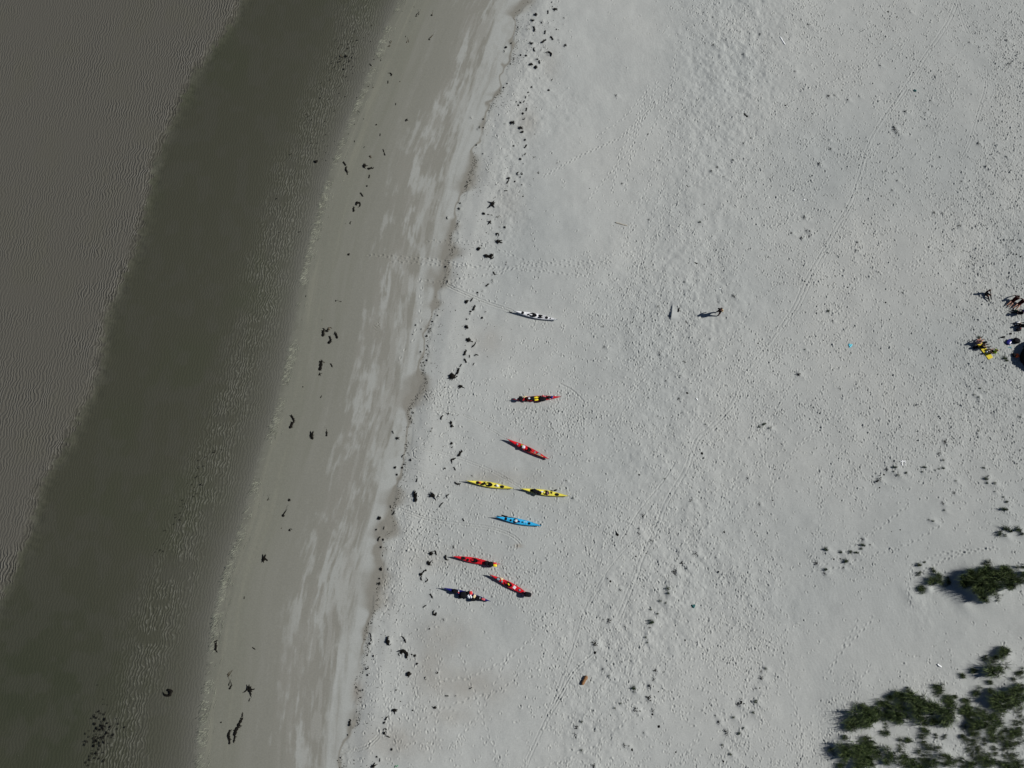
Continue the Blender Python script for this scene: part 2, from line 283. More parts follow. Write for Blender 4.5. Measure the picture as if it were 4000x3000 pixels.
DRYBITS = {   # d = dark weed or twigs caught in a small sand hummock, t = green tuft of grass, y = faint yellowish tuft, h = little dark lump
 (3000,0): "1038,102,28h;1110,150,20h;1068,62,10h;1368,53,12h;958,408,12h;930,413,14h;965,570,24d;522,835,40d;573,828,30d;685,865,30d;788,838,20d;150,912,22h;1405,870,26d;1185,963,36d;1360,975,26d;1095,1115,62d;1110,1145,40d;540,1290,34d;525,1210,20d;440,1420,44d;890,1405,14h;970,1395,16h;1670,1570,22d;1655,1588,12h;1070,1645,26d;2085,555,40d;1815,1240,40d;2060,350,34d;345,215,30d;1735,370,26d;1230,110,16d;2058,1355,24d;1090,1190,14h;1880,1440,26d;1115,1560,22d;235,620,26d",
 (3000,750): "312,218,48d;480,33,14h;977,37,22h;205,355,26d;335,335,28d;360,340,26d;292,400,40d;362,382,26d;768,440,32d;760,507,32d;860,605,18h;1655,300,50d;1505,190,28d;1430,185,36d;1048,10,14h;523,1030,36t;560,1115,22d;420,1047,16h;1017,955,24h;1165,870,22d;260,1575,48d;493,1585,14h;1410,1521,16h;540,1385,11h;165,1348,10h;2105,420,34d;2145,540,26h;2180,560,24h;1315,1560,14h;690,823,18h;478,1283,14h;320,1362,22y;2180,420,30d",
 (3000,1500): "1830,40,24t;1815,112,24t;1780,95,30y;1815,150,20y;1820,405,30y;1525,500,56d;1478,600,40d;1510,660,34y;1025,740,34d;1080,720,30t;1000,785,24h;955,830,64d;1080,760,20t;1120,790,40y;1190,768,30t;1350,720,40t;1330,760,28y;1510,725,34t;1475,735,30y;1865,725,30t;1880,820,48t;1890,855,26t;1955,860,44y;1900,795,20t;1955,930,22y;2030,975,22t;2060,1020,34t;2035,1080,70t;1605,945,34d;1505,1030,34d;1520,1090,30y;1385,1175,24y;1420,1185,38y;1620,838,24y;820,1340,34d;820,1390,50t;500,1430,52t;630,1450,34t;715,1450,44t;765,1455,44t;805,1425,30t;880,1388,14t;570,1510,24h;625,1510,20h;675,1530,60t;420,1550,46d;500,1605,40t;490,1640,34d;655,1590,30d;1065,1275,12h;1138,1260,18h;60,738,18h;40,1005,18h;962,897,20h;1995,1290,70t;2065,1255,100t;2150,1260,80t;2180,1290,50t;2040,1310,50y;1300,1565,60y;1350,1540,40y;15,380,34y;2180,285,30y;1810,430,20d;1100,720,40y;1440,745,20y",
 (2000,1500): "1512,80,30h;2180,345,44t;2140,372,40y;1642,600,32h;1655,640,22h;1100,785,24h;470,835,18y;530,985,26y;1133,1140,34d;1260,280,20d;1100,1295,36d;1095,1250,24d;985,1300,16h;1835,1280,24h;2070,1398,14h;1590,1470,44d;1470,1550,44d;1410,1620,60d;1785,1622,20h;1510,1595,20d;1070,1490,20h;1160,1462,16h;1765,1500,18d;2040,815,26d;1380,290,14h;1475,245,16d;2140,1040,28d;2140,1128,12h;1205,1355,30d;1320,820,26y;1550,1005,40d;910,1300,40h;1445,130,34d;1670,350,24y;1725,935,16d",  # one dark lump here stands in for a hole in the sand
 (2000,2250): "850,45,26h;825,25,22d;1345,110,56y;1350,150,30t;1285,215,40y;1330,230,30y;1200,290,34y;1260,325,34y;1205,390,60t;1190,445,30d;1155,530,34y;1170,575,26y;845,385,50d;790,375,20d;715,590,60d;718,663,34h;940,625,24d;975,435,28d;935,120,24d;1055,970,52t;1055,1000,24y;1240,820,44d;1315,828,18d;1225,895,32d;1187,948,42d;1265,1000,18h;1178,1058,60d;1065,1150,50d;1105,1165,18h;1215,1165,34d;1215,1195,24h;1270,1300,30h;1140,1355,18d;970,1460,34d;1038,1500,28h;1415,1525,28h;1010,1470,20d;1495,555,20h;1760,1205,20d;1785,1260,40d;1855,1350,50d;1965,1360,34t;2000,1310,22t;1975,1100,60d;1955,1110,30d;2110,1085,54y;2110,970,22d;2140,968,18h;2155,830,30d;2155,885,44d;2190,800,44y;1890,1540,40y;1825,1600,24h;605,1260,34y;600,1505,36y;550,1380,40d;710,1640,40d;560,1310,40d;940,1100,30y;890,1140,26y;715,1340,16h;1820,1460,30y;2085,1180,40y;1915,1220,40y;255,1220,14h;425,1075,22d;1080,1280,10h;790,805,24d;840,860,26y",
 (2000,0): "1755,45,16d;1655,115,20d;1685,115,14h;1735,155,22d;2085,575,14h;2060,1195,20h;1625,1197,14h;1175,1160,20h;1075,992,14h;1910,1385,26t;1775,1445,34d;1830,1530,26d;1515,1610,30s125;2145,295,30d;900,825,30d;1485,1150,34g90;2020,998,60s150;2000,1240,28d;670,1630,16h;1230,885,22d;1720,1480,34d;530,740,20g;1275,1390,24d;2000,470,30d;1740,390,34d;950,1585,30d;190,1360,34d;230,1495,36d;195,1160,26d;390,1410,24d",
 (2000,750): "1660,108,20h;2115,145,14h;1625,265,30t;1580,610,50s140;1825,645,14h;1260,990,34d;1440,1020,50s95;1368,1080,22h;1505,1120,36s100;1915,900,44d;1780,950,14h;800,1340,30d;790,1160,30c;1710,1275,18d;1450,1325,14h;2125,1310,22h;1275,1400,34d;1340,1420,20d;1485,1470,30c;1960,1453,18h;2000,1555,18d;1455,1590,24d;1330,1635,24d;1545,1655,16h;1185,240,24d;95,40,22h;30,175,20d;1550,850,22d;1490,780,30d;1580,475,16h;1270,1150,14d;155,155,14y",
}
def parse(dic):
    out = []
    for (ox, oy), s in dic.items():
        for e in s.split(';'):
            a = e.split(',')
            q = a[2]; k = next(i for i, ch in enumerate(q) if ch.isalpha())
            out.append((ox + float(a[0]) / TILE, oy + float(a[1]) / TILE, float(q[:k]) / TILE / 36.5, q[k], (R(float(q[k + 1:])) if q[k + 1:] else None)))
    return out
WEED, KELP, DRYBITS = parse(WEED), parse(KELP), parse(DRYBITS)
for u, v, s, k, a in DRYBITS:
    x, y = at(u, v)
    if k in 'dty' and u > 2200: lee(x, y, .028 + .06 * min(s, .8), .18 + .42 * s)
for u, v, s, k, a in WEED:
    x, y = at(u, v)
    mound(x + .06, y, .03 + .03 * s, .12 + .3 * s)

# hummocks held by the dune grass, in photo positions (u, v, radius m, height m)
for u, v, r, h in [(3800,2270,1.5,.50),(3850,2310,1.3,.45),(3900,2255,1.6,.45),(3660,2265,.7,.30),(3625,2300,.5,.2),(3980,2250,1.2,.4),
    (3560,2750,1.6,.35),(3640,2760,1.3,.35),(3380,2800,1.4,.3),(3700,2780,1.3,.35),(3300,2920,1.3,.3),(3350,2970,1.4,.35),(3830,2830,1.3,.35),(3890,2740,1.4,.4),(3960,2710,1.6,.4),
    (3920,2555,.8,.25),(3880,2610,1.0,.3),(3500,2970,1.3,.3),(3670,2960,1.2,.3)]:
    x, y = at(u, v); mound(x, y, h * (1.5 if v < 2320 and r > 1 else 1.1), r * .8)
for (u, v, L) in [(3740,2330,3.2),(3560,2330,2),(3750,2350,2.5)]:
    x, y = at(u, v); mound(x, y, .08, .6, R(-50), L)

def gz(x, y):
    i = int(np.clip(np.searchsorted(X, x) - 1, 0, nx - 2)); j = int(np.clip(np.searchsorted(Y, y) - 1, 0, ny - 2))
    fx = (x - X[i]) / (X[i + 1] - X[i]); fy = (y - Y[j]) / (Y[j + 1] - Y[j])
    return float((Z[i, j] * (1 - fx) + Z[i + 1, j] * fx) * (1 - fy) + (Z[i, j + 1] * (1 - fx) + Z[i + 1, j + 1] * fx) * fy)

# ---------------------------------------------------------------- sand colours (pigment, dampness and a painted lens falloff)
def mixc(c, col, m):
    return c * (1 - m[..., None]) + np.array(col) * m[..., None]
wd_ = np.maximum(L2(GY) - L1(GY), 3)
un = SX / wd_
n1 = fbm(SX / .75, GY / 8.0, 4, 51, .62); n2 = fbm(GX / 1.6, GY / 2.6, 4, 55, .6); n3 = fbm(GX / 12, GY / 12, 3, 61)
n4 = fbm(SX / .5, GY / 3.5, 3, 66, .6)
DRYC = (.359, .370, .352)
Cc = np.zeros(Z.shape + (3,)) + np.array(DRYC)
Cc = Cc * (1 + ((n3 - .5) * .17)[..., None] * np.array([1.15, .95, .8]))
Cc = Cc * (1 + ((fbm(GX / 1.5, GY / 1.5, 3, 63) - .5) * .09)[..., None])
uu = un + (n1 - .5) * .30
wetc = np.zeros_like(Cc) + np.array((.148, .149, .122))
wetc = mixc(wetc, (.174, .175, .143), sstep(.01, .10, un + (n1 - .5) * .12))
wetc = mixc(wetc, (.225, .223, .175), sstep(.52, .74, fbm(SX / .35, GY / 9, 3, 59)) * sstep(.0, .05, un) * (1 - sstep(.12, .3, un)) * .32)
wetc = mixc(wetc, (.200, .199, .170), sstep(.12, .42, uu))
wetc = mixc(wetc, (.221, .217, .189), sstep(.4, .62, uu))
n5 = fbm(SX / .40, GY / 2.0, 4, 58, .65)
pale = sstep(.46, .62, n2 * .36 + n1 * .36 + n5 * .28 + .26 * (un - .70)) * sstep(.30, .62, un)
wetc = mixc(wetc, (.320, .328, .306), pale * .88)
strk = sstep(.5, .62, n4) * sstep(.45, .8, un) * (1 - sstep(.93, 1.0, un))
wetc = mixc(wetc, (.30, .30, .275), strk * .5)
wetc = mixc(wetc, (.345, .355, .335), sstep(.78, .93, un + (n1 - .5) * .2) * (1 - .75 * sstep(.55, .7, n2)))
Cc = Cc * (1 - .07 * sstep(22, 62, DX))[..., None] * np.array([.995, 1.0, 1.012])   # painted lens falloff: sand darkened inland, towards the right edge
Cc = mixc(Cc, (.388, .398, .378), np.exp(-((DX - 2.2) / 2.6) ** 2) * .7)
Cc = mixc(wetc, (0, 0, 0), dry * 0) * (1 - dry[..., None]) + Cc * dry[..., None]
# damp brown band at the last tide line, and damp patches higher up
lobe = (fbm(GX / 2, GY / 2.2, 3, 71) - .5)
band = np.exp(-(((DX + .50 + lobe * 1.7) / (.12 + 1.25 * sstep(.42, .75, fbm(GX * 0 + 3, GY / 3.5, 3, 73)))) ** 2)) * sstep(.26, .42, fbm(GX * 0 + 1, GY / 5, 3, 75) + .05)
band = np.clip(band * 1.15, 0, 1)
Cc = mixc(Cc, (.205, .196, .168), band * .92)
for (u, v, ru, rv, k) in [(1750,2480,120,80,.45),(1680,2620,80,100,.5),(1840,2680,140,70,.55),(1560,2900,150,70,.5),(1760,2800,120,40,.35),(1950,1870,150,35,.5),(1890,1330,70,60,.4),
                          (2150,250,35,60,.35),(2060,480,40,60,.4),(1990,800,50,90,.3),(1700,1200,30,30,.2),(1700,2180,160,50,.3),(2025,2132,16,8,.9),(1600,1560,90,40,.25),(1500,2350,40,60,.3),(1395,2700,22,45,.9)]:
    Cc = mixc(Cc, (.275, .262, .232), np.clip(near(u, v, ru, rv) * k * (.35 + 1.3 * n2), 0, 1))
# sea bed
sea = sstep(.15, -.5, SX) if False else (1 - sstep(-.9, .2, SX))
bed = np.zeros_like(Cc) + np.array((.092, .092, .070))
bed = mixc(bed, (.066, .074, .048), np.clip(near(150, 2750, 330, 420) * (.5 + fbm(GX / 3, GY / 3, 3, 83)), 0, 1) * .8)
bed = mixc(bed, (.085, .090, .062), sstep(.5, .72, fbm(GX / 7, GY / 9, 3, 81)) * .6)
bed = mixc(bed, (.105, .103, .088), sstep(.45, .7, fbm(GX / 1.5, GY / 2, 3, 82)) * .4)
near_shore = np.exp(-np.clip(-SX, 0, 99) / 2.4)
bed = mixc(bed, (.135, .134, .116), near_shore)
Cc = mixc(Cc * 1.0, (0, 0, 0), sea) + bed * sea[..., None]
bar = sstep(-.15, .35, L0(GY) - GX + (fbm(GX / .6, GY / .6, 3, 85) - .5) * 1.6)
barc = np.zeros_like(Cc) + np.array((.088, .084, .070))
barc = mixc(barc, (.088, .085, .066), sstep(.5, .85, fbm(GX / 4, GY / 5, 3, 87)) * .5)
Cc = mixc(Cc, (0, 0, 0), bar) + barc * bar[..., None]

wetness = np.clip(1 - dry * .95 - pale * .4 * (1 - dry), 0, 1)
caustic_strip = np.exp(-((GX - LC(GY) + (fbm(GX / 3, GY / 3, 3, 95) - .5) * 3.0) / 2.3) ** 2) * sea
caustic_strip *= sstep(.22, .42, fbm(GX / 1.8, GY / 1.2, 3, 96))
rip = bar * (.45 + .55 * np.exp(-np.clip(L0(GY) - GX, 0, 60) / 9)) * (.15 + 1.5 * fbm(GX / 4, GY / 3, 4, 97)) * (.6 + .8 * fbm(GX / .9, GY / .6, 2, 98)) + .18 * sea * (1 - bar) + .45 * caustic_strip
print('terrain', nx, ny)

def node_mat(name):
    m = bpy.data.materials.new(name); m.use_nodes = True
    t = m.node_tree; t.nodes.clear()
    out = t.nodes.new('ShaderNodeOutputMaterial')
    return m, t, out
def nd(t, typ, **kw):
    n = t.nodes.new(typ)
    for k, v in kw.items(): setattr(n, k, v)
    return n
def math_n(t, op, a, b=None, clamp=False):
    n = nd(t, 'ShaderNodeMath', operation=op); n.use_clamp = clamp
    for i, q in enumerate((a, b)):
        if q is None: continue
        if isinstance(q, (int, float)): n.inputs[i].default_value = q
        else: t.links.new(q, n.inputs[i])
    return n.outputs[0]

def sand_material():
    m, t, out = node_mat('sand')
    lk = t.links.new
    pb = nd(t, 'ShaderNodeBsdfPrincipled'); lk(pb.outputs[0], out.inputs[0])
    ac = nd(t, 'ShaderNodeAttribute', attribute_name='pigment_and_falloff'); am = nd(t, 'ShaderNodeAttribute', attribute_name='wet_caustic_mask')
    sep = nd(t, 'ShaderNodeSeparateColor'); lk(am.outputs['Color'], sep.inputs[0])
    tc = nd(t, 'ShaderNodeTexCoord')
    nf = nd(t, 'ShaderNodeTexNoise'); nf.inputs['Scale'].default_value = 7; nf.inputs['Detail'].default_value = 6; nf.inputs['Roughness'].default_value = .7
    lk(tc.outputs['Object'], nf.inputs['Vector'])
    mr = nd(t, 'ShaderNodeMapRange'); lk(nf.outputs[0], mr.inputs[0])
    for i, v in ((1, .3), (2, .7), (3, .90), (4, 1.10)): mr.inputs[i].default_value = v
    # shell and grit specks
    vo = nd(t, 'ShaderNodeTexVoronoi'); vo.inputs['Scale'].default_value = 1.7; lk(tc.outputs['Object'], vo.inputs['Vector'])
    sp = math_n(t, 'LESS_THAN', vo.outputs['Distance'], .05)
    sp = math_n(t, 'MULTIPLY', sp, .35)
    # warped sea ripples
    nw = nd(t, 'ShaderNodeTexNoise'); nw.inputs['Scale'].default_value = .9; nw.inputs['Detail'].default_value = 3; lk(tc.outputs['Object'], nw.inputs['Vector'])
    off = nd(t, 'ShaderNodeVectorMath', operation='MULTIPLY'); lk(nw.outputs['Color'], off.inputs[0]); off.inputs[1].default_value = (1.15, .35, 0)
    ad = nd(t, 'ShaderNodeVectorMath', operation='ADD'); lk(tc.outputs['Object'], ad.inputs[0]); lk(off.outputs[0], ad.inputs[1])
    mp = nd(t, 'ShaderNodeMapping'); mp.inputs['Rotation'].default_value = (0, 0, R(6)); lk(ad.outputs[0], mp.inputs['Vector'])
    wv = nd(t, 'ShaderNodeTexWave', wave_type='BANDS', bands_direction='X'); wv.inputs['Scale'].default_value = .98
    wv.inputs['Distortion'].default_value = 1.3; wv.inputs['Detail'].default_value = 2; wv.inputs['Detail Scale'].default_value = 1.6
    lk(mp.outputs[0], wv.inputs['Vector'])
    # caustic light painted as paler ripple crests in the shallow strip
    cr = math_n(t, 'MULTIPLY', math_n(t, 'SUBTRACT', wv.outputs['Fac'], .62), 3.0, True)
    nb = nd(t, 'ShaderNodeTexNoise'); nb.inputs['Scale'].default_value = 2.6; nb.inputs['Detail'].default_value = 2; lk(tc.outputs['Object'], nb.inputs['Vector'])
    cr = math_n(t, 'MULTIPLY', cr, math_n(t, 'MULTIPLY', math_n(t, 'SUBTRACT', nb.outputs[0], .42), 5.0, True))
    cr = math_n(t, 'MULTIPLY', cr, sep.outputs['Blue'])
    mx = nd(t, 'ShaderNodeMix', data_type='RGBA', blend_type='MULTIPLY'); mx.inputs[0].default_value = 1
    lk(ac.outputs['Color'], mx.inputs[6]); lk(mr.outputs[0], mx.inputs[7])
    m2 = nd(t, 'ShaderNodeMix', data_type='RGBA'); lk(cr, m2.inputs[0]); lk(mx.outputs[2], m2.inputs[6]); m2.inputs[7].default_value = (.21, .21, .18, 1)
    m3 = nd(t, 'ShaderNodeMix', data_type='RGBA'); lk(sp, m3.inputs[0]); lk(m2.outputs[2], m3.inputs[6]); m3.inputs[7].default_value = (.30, .31, .30, 1)
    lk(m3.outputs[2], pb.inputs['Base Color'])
    ro = nd(t, 'ShaderNodeMapRange'); lk(sep.outputs['Red'], ro.inputs[0]); ro.inputs[3].default_value = .95; ro.inputs[4].default_value = .55
    lk(ro.outputs[0], pb.inputs['Roughness'])
    pb.inputs['Specular IOR Level'].default_value = .25
    b1 = nd(t, 'ShaderNodeBump'); b1.inputs['Strength'].default_value = .5; b1.inputs['Distance'].default_value = .012; lk(nf.outputs[0], b1.inputs['Height'])
    b2 = nd(t, 'ShaderNodeBump'); b2.inputs['Strength'].default_value = 1; b2.inputs['Distance'].default_value = .045
    lk(math_n(t, 'MULTIPLY', wv.outputs['Fac'], sep.outputs['Green']), b2.inputs['Height']); lk(b1.outputs[0], b2.inputs['Normal'])
    lk(b2.outputs[0], pb.inputs['Normal'])
    return m

def grid_mesh(name, Xa, Ya, Za, mat):
    n, k = len(Xa), len(Ya)
    gx, gy = np.meshgrid(Xa, Ya, indexing='ij')
    co_ = np.stack([gx, gy, Za], -1).reshape(-1, 3).astype(np.float32)
    idx = np.arange(n * k, dtype=np.int32).reshape(n, k)
    q = np.stack([idx[:-1, :-1], idx[1:, :-1], idx[1:, 1:], idx[:-1, 1:]], -1).reshape(-1, 4)
    me = bpy.data.meshes.new(name)
    me.vertices.add(len(co_)); me.vertices.foreach_set('co', co_.ravel())
    me.loops.add(q.size); me.loops.foreach_set('vertex_index', q.ravel())
    me.polygons.add(len(q)); me.polygons.foreach_set('loop_start', np.arange(0, q.size, 4, dtype=np.int32))
    me.polygons.foreach_set('use_smooth', np.ones(len(q), bool))
    me.update(calc_edges=True)
    me.materials.append(mat)
    ob = bpy.data.objects.new(name, me); COL.objects.link(ob)
    return ob
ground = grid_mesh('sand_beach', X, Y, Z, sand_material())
ground['kind'] = 'structure'
def put_attr(me, nm, arr):
    a = me.attributes.new(nm, 'FLOAT_COLOR', 'POINT')
    v = np.ones((arr.shape[0] * arr.shape[1], 4), np.float32); v[:, :3] = arr.reshape(-1, 3)
    a.data.foreach_set('color', v.ravel())
put_attr(ground.data, 'pigment_and_falloff', np.clip(Cc, 0, 1))
put_attr(ground.data, 'wet_caustic_mask', np.stack([wetness, rip, np.clip(caustic_strip, 0, 1)], -1))

# ---------------------------------------------------------------- water sheet
def water_material():
    m, t, out = node_mat('sea_water'); lk = t.links.new
    tr = nd(t, 'ShaderNodeBsdfTransparent'); ta = nd(t, 'ShaderNodeAttribute', attribute_name='depth_tint'); lk(ta.outputs['Color'], tr.inputs[0])
    gl = nd(t, 'ShaderNodeBsdfGlossy'); gl.inputs['Roughness'].default_value = .08
    geo = nd(t, 'ShaderNodeNewGeometry'); dt = nd(t, 'ShaderNodeVectorMath', operation='DOT_PRODUCT'); lk(geo.outputs['Incoming'], dt.inputs[0])
    fv = math_n(t, 'ADD', math_n(t, 'MULTIPLY', math_n(t, 'POWER', math_n(t, 'SUBTRACT', 1.0, math_n(t, 'ABSOLUTE', dt.outputs['Value'])), 5.0), .98), .02, True)
    ms = nd(t, 'ShaderNodeMixShader'); lk(fv, ms.inputs[0]); lk(tr.outputs[0], ms.inputs[1]); lk(gl.outputs[0], ms.inputs[2]); lk(ms.outputs[0], out.inputs[0])
    tc = nd(t, 'ShaderNodeTexCoord'); mp = nd(t, 'ShaderNodeMapping'); mp.inputs['Scale'].default_value = (1, .45, 1); mp.inputs['Rotation'].default_value = (0, 0, R(-12)); lk(tc.outputs['Object'], mp.inputs['Vector'])
    n = nd(t, 'ShaderNodeTexNoise'); n.inputs['Scale'].default_value = 5.5; n.inputs['Detail'].default_value = 3; lk(mp.outputs[0], n.inputs['Vector'])
    b = nd(t, 'ShaderNodeBump'); b.inputs['Strength'].default_value = .6; b.inputs['Distance'].default_value = .06; lk(n.outputs[0], b.inputs['Height'])
    lk(b.outputs[0], gl.inputs['Normal']); lk(b.outputs[0], dt.inputs[1])
    return m
Yw = np.r_[-3000., -400, -60, np.arange(-25, 82, .5), 140, 500, 3000]
Xo = np.r_[-3000., -1000, -300, -120, -80, -60, np.arange(-50, -6, 1.5), np.arange(-6, 1.7, .3)]
gyy = np.tile(Yw, (len(Xo), 1)); gxx = Xo[:, None] + L1(np.clip(Yw, -40, 100))[None, :]
wm = bpy.data.meshes.new('sea_water')
vv = np.stack([gxx, gyy, np.zeros_like(gxx)], -1).reshape(-1, 3)
ii = np.arange(vv.shape[0]).reshape(len(Xo), len(Yw))
wm.from_pydata(vv.tolist(), [], np.stack([ii[:-1, :-1], ii[1:, :-1], ii[1:, 1:], ii[:-1, 1:]], -1).reshape(-1, 4).tolist())
wm.materials.append(water_material())
dep = np.clip(-base(gxx, gyy), 0.01, .4)       # light lost on its way through the water grows with the depth
put_attr(wm, 'depth_tint', np.stack([np.exp(-dep * 1.9), np.exp(-dep * 1.85), np.exp(-dep * 2.1)], -1))
water = bpy.data.objects.new('sea_water', wm); COL.objects.link(water); water['kind'] = 'structure'

# ================================================================ objects: helpers
def mat(name, rgb, rough=.6, var=.12, scale=12., spec=.4, bump=0.0, metal=0.0):
    m, t, out = node_mat(name); lk = t.links.new
    pb = nd(t, 'ShaderNodeBsdfPrincipled'); lk(pb.outputs[0], out.inputs[0])
    tc = nd(t, 'ShaderNodeTexCoord'); n = nd(t, 'ShaderNodeTexNoise'); n.inputs['Scale'].default_value = scale; n.inputs['Detail'].default_value = 4
    lk(tc.outputs['Object'], n.inputs['Vector'])
    mr = nd(t, 'ShaderNodeMapRange'); lk(n.outputs[0], mr.inputs[0])
    for i, v in ((1, .25), (2, .75), (3, 1 - var), (4, 1 + var)): mr.inputs[i].default_value = v
    mx = nd(t, 'ShaderNodeMix', data_type='RGBA', blend_type='MULTIPLY'); mx.inputs[0].default_value = 1
    mx.inputs[6].default_value = (*rgb, 1); lk(mr.outputs[0], mx.inputs[7]); lk(mx.outputs[2], pb.inputs['Base Color'])
    pb.inputs['Roughness'].default_value = rough; pb.inputs['Specular IOR Level'].default_value = spec; pb.inputs['Metallic'].default_value = metal
    if bump:
        b = nd(t, 'ShaderNodeBump'); b.inputs['Strength'].default_value = .6; b.inputs['Distance'].default_value = bump
        lk(n.outputs[0], b.inputs['Height']); lk(b.outputs[0], pb.inputs['Normal'])
    return m
M = dict(
    red=mat('red_gelcoat', (.62, .012, .022), .3), white=mat('white_gelcoat', (.80, .81, .82), .3, .04), yellow=mat('yellow_gelcoat', (.82, .72, .10), .3, .06),
    blue=mat('sky_blue_gelcoat', (.035, .42, .76), .3, .06), navy=mat('navy_gelcoat', (.012, .012, .15), .25), black=mat('black_rubber', (.006, .006, .007), .8, .1, 12, .12),
    grey=mat('grey_rubber', (.24, .25, .29), .6), dark=mat('dark_nylon', (.0065, .0065, .009), .85, .3, 9, .12, .01), cream=mat('cream_cloth', (.72, .58, .34), .8), pale=mat('pale_cloth', (.62, .64, .68), .85, .15),
    tan=mat('tan_wood', (.42, .24, .12), .6), lime=mat('lime_cloth', (.42, .62, .03), .8), lifey=mat('yellow_nylon', (.78, .62, .02), .7, .15), lifer=mat('red_nylon', (.62, .03, .03), .7, .2),
    pink=mat('faded_red_nylon', (.55, .10, .11), .7, .2), green=mat('green_nylon', (.03, .12, .06), .8, .2), skin=mat('skin', (.36, .19, .13), .6, .06), hair=mat('brown_hair', (.05, .025, .012), .7),
    fair=mat('fair_hair', (.30, .20, .10), .7), maroon=mat('maroon_cloth', (.045, .006, .006), .9, .2, 9, .1), mauve=mat('mauve_cloth', (.23, .13, .14), .85), bluec=mat('blue_cloth', (.015, .015, .14), .85),
    orange=mat('orange_nylon', (.85, .13, .03), .6, .15), teal=mat('teal_cloth', (.02, .22, .27), .8), cyan=mat('turquoise_plastic', (.10, .50, .62), .5), mat_y=mat('yellow_foam', (.62, .50, .03), .85, .06),
    rope=mat('deck_rope', (.03, .03, .035), .8), weed=mat('dark_seaweed', (.0075, .0065, .005), .8, .5, 5, .1), weedb=mat('brown_seaweed', (.055, .042, .022), .5, .5, 4), debris=mat('dark_twigs', (.022, .020, .015), .9, .6, 5, .1), twig=mat('dry_twigs', (.13, .125, .105), .9, .4, 5),
    wood=mat('weathered_wood', (.34, .31, .25), .9, .25, 6), rust=mat('rusty_brown_wood', (.24, .125, .055), .9, .35, 5), grassd=mat('dune_grass_green', (.017, .031, .008), .7, .6, 1.2, .12), grassl=mat('dune_grass_light', (.11, .15, .05), .7, .5, 1.2, .2), grassy=mat('dune_grass_straw', (.055, .066, .028), .8, .5, 1.2, .12),
    algae=mat('green_cord', (.01, .35, .12), .7), foam=mat('sea_foam', (.255, .265, .205), .9, .35, 1.5), whitep=mat('white_plastic', (.85, .86, .86), .4, .03), tealn=mat('dark_teal_net', (.02, .12, .12), .8, .3))

def new_obj(name, me, m=None, parent=None):
    if m is not None: me.materials.append(m)
    o = bpy.data.objects.new(name, me); COL.objects.link(o)
    if parent is not None: o.parent = parent
    return o
def mesh_from(vs, fs, smooth_=True):
    me = bpy.data.meshes.new('part'); me.from_pydata([tuple(v) for v in vs], [], fs)
    if smooth_: me.polygons.foreach_set('use_smooth', [True] * len(me.polygons))
    me.update(); return me
def tag(o, label=None, cat=None, group=None, kind=None):
    if label: o['label'] = label
    if cat: o['category'] = cat
    if group: o['group'] = group
    if kind: o['kind'] = kind
    return o
def empty(name, loc, rz=0.0, label=None, cat=None, group=None):
    o = bpy.data.objects.new(name, None); COL.objects.link(o); o.location = loc; o.rotation_euler = (0, 0, rz); o.empty_display_size = .2
    return tag(o, label, cat, group)
class MB:
    def __init__(s): s.v = []; s.f = []
    def add(s, v, f):
        k = len(s.v); s.v += [tuple(p) for p in v]; s.f += [tuple(i + k for i in q) for q in f]; return s
    def tube(s, pts, r, n=6, flat=1.0):
        pts = [Vector(p) for p in pts]; rs = r if isinstance(r, (list, tuple)) else [r] * len(pts)
        vs = []; fs = []
        for i, p in enumerate(pts):
            d = (pts[min(i + 1, len(pts) - 1)] - pts[max(i - 1, 0)]).normalized()
            a = d.cross(Vector((0, 0, 1)));
            if a.length < .05: a = d.cross(Vector((0, 1, 0)))
            a.normalize(); b = a.cross(d)
            for k in range(n):
                th = 2 * math.pi * k / n; vs.append(p + a * math.cos(th) * rs[i] + b * math.sin(th) * rs[i] * flat)
        for i in range(len(pts) - 1):
            for k in range(n): fs.append((i * n + k, i * n + (k + 1) % n, (i + 1) * n + (k + 1) % n, (i + 1) * n + k))
        fs.append(tuple(range(n))[::-1]); fs.append(tuple((len(pts) - 1) * n + k for k in range(n)))
        return s.add(vs, fs)
    def box(s, c, d, rz=0.0):
        vs = []; cs, sn = math.cos(rz), math.sin(rz)
        for z in (-1, 1):
            for x, y in ((-1, -1), (1, -1), (1, 1), (-1, 1)):
                X_, Y_ = x * d[0] / 2, y * d[1] / 2; vs.append((c[0] + X_ * cs - Y_ * sn, c[1] + X_ * sn + Y_ * cs, c[2] + z * d[2] / 2))
        return s.add(vs, [(0, 3, 2, 1), (4, 5, 6, 7), (0, 1, 5, 4), (1, 2, 6, 5), (2, 3, 7, 6), (3, 0, 4, 7)])
    def blob(s, c, d, nz=5, na=10, jit=0.0, e=2.0, seed=0):
        r_ = random.Random(seed); vs = []; fs = []
        for i in range(nz + 1):
            ph = math.pi * i / nz - math.pi / 2
            for k in range(na):
                th = 2 * math.pi * k / na; g = 1 + r_.uniform(-jit, jit)
                cx = math.copysign(abs(math.cos(th)) ** (2 / e), math.cos(th)); cy = math.copysign(abs(math.sin(th)) ** (2 / e), math.sin(th)); cp = abs(math.cos(ph)) ** (2 / e)
                vs.append((c[0] + d[0] / 2 * cx * cp * g, c[1] + d[1] / 2 * cy * cp * g, c[2] + d[2] / 2 * math.copysign(abs(math.sin(ph)) ** (2 / e), math.sin(ph)) * (1 + r_.uniform(-jit, jit) * .5)))
        for i in range(nz):
            for k in range(na): fs.append((i * na + k, i * na + (k + 1) % na, (i + 1) * na + (k + 1) % na, (i + 1) * na + k))
        return s.add(vs, fs)
    def done(s, name, m, parent=None, sm=True):
        return new_obj(name, mesh_from(s.v, s.f, sm), m, parent)
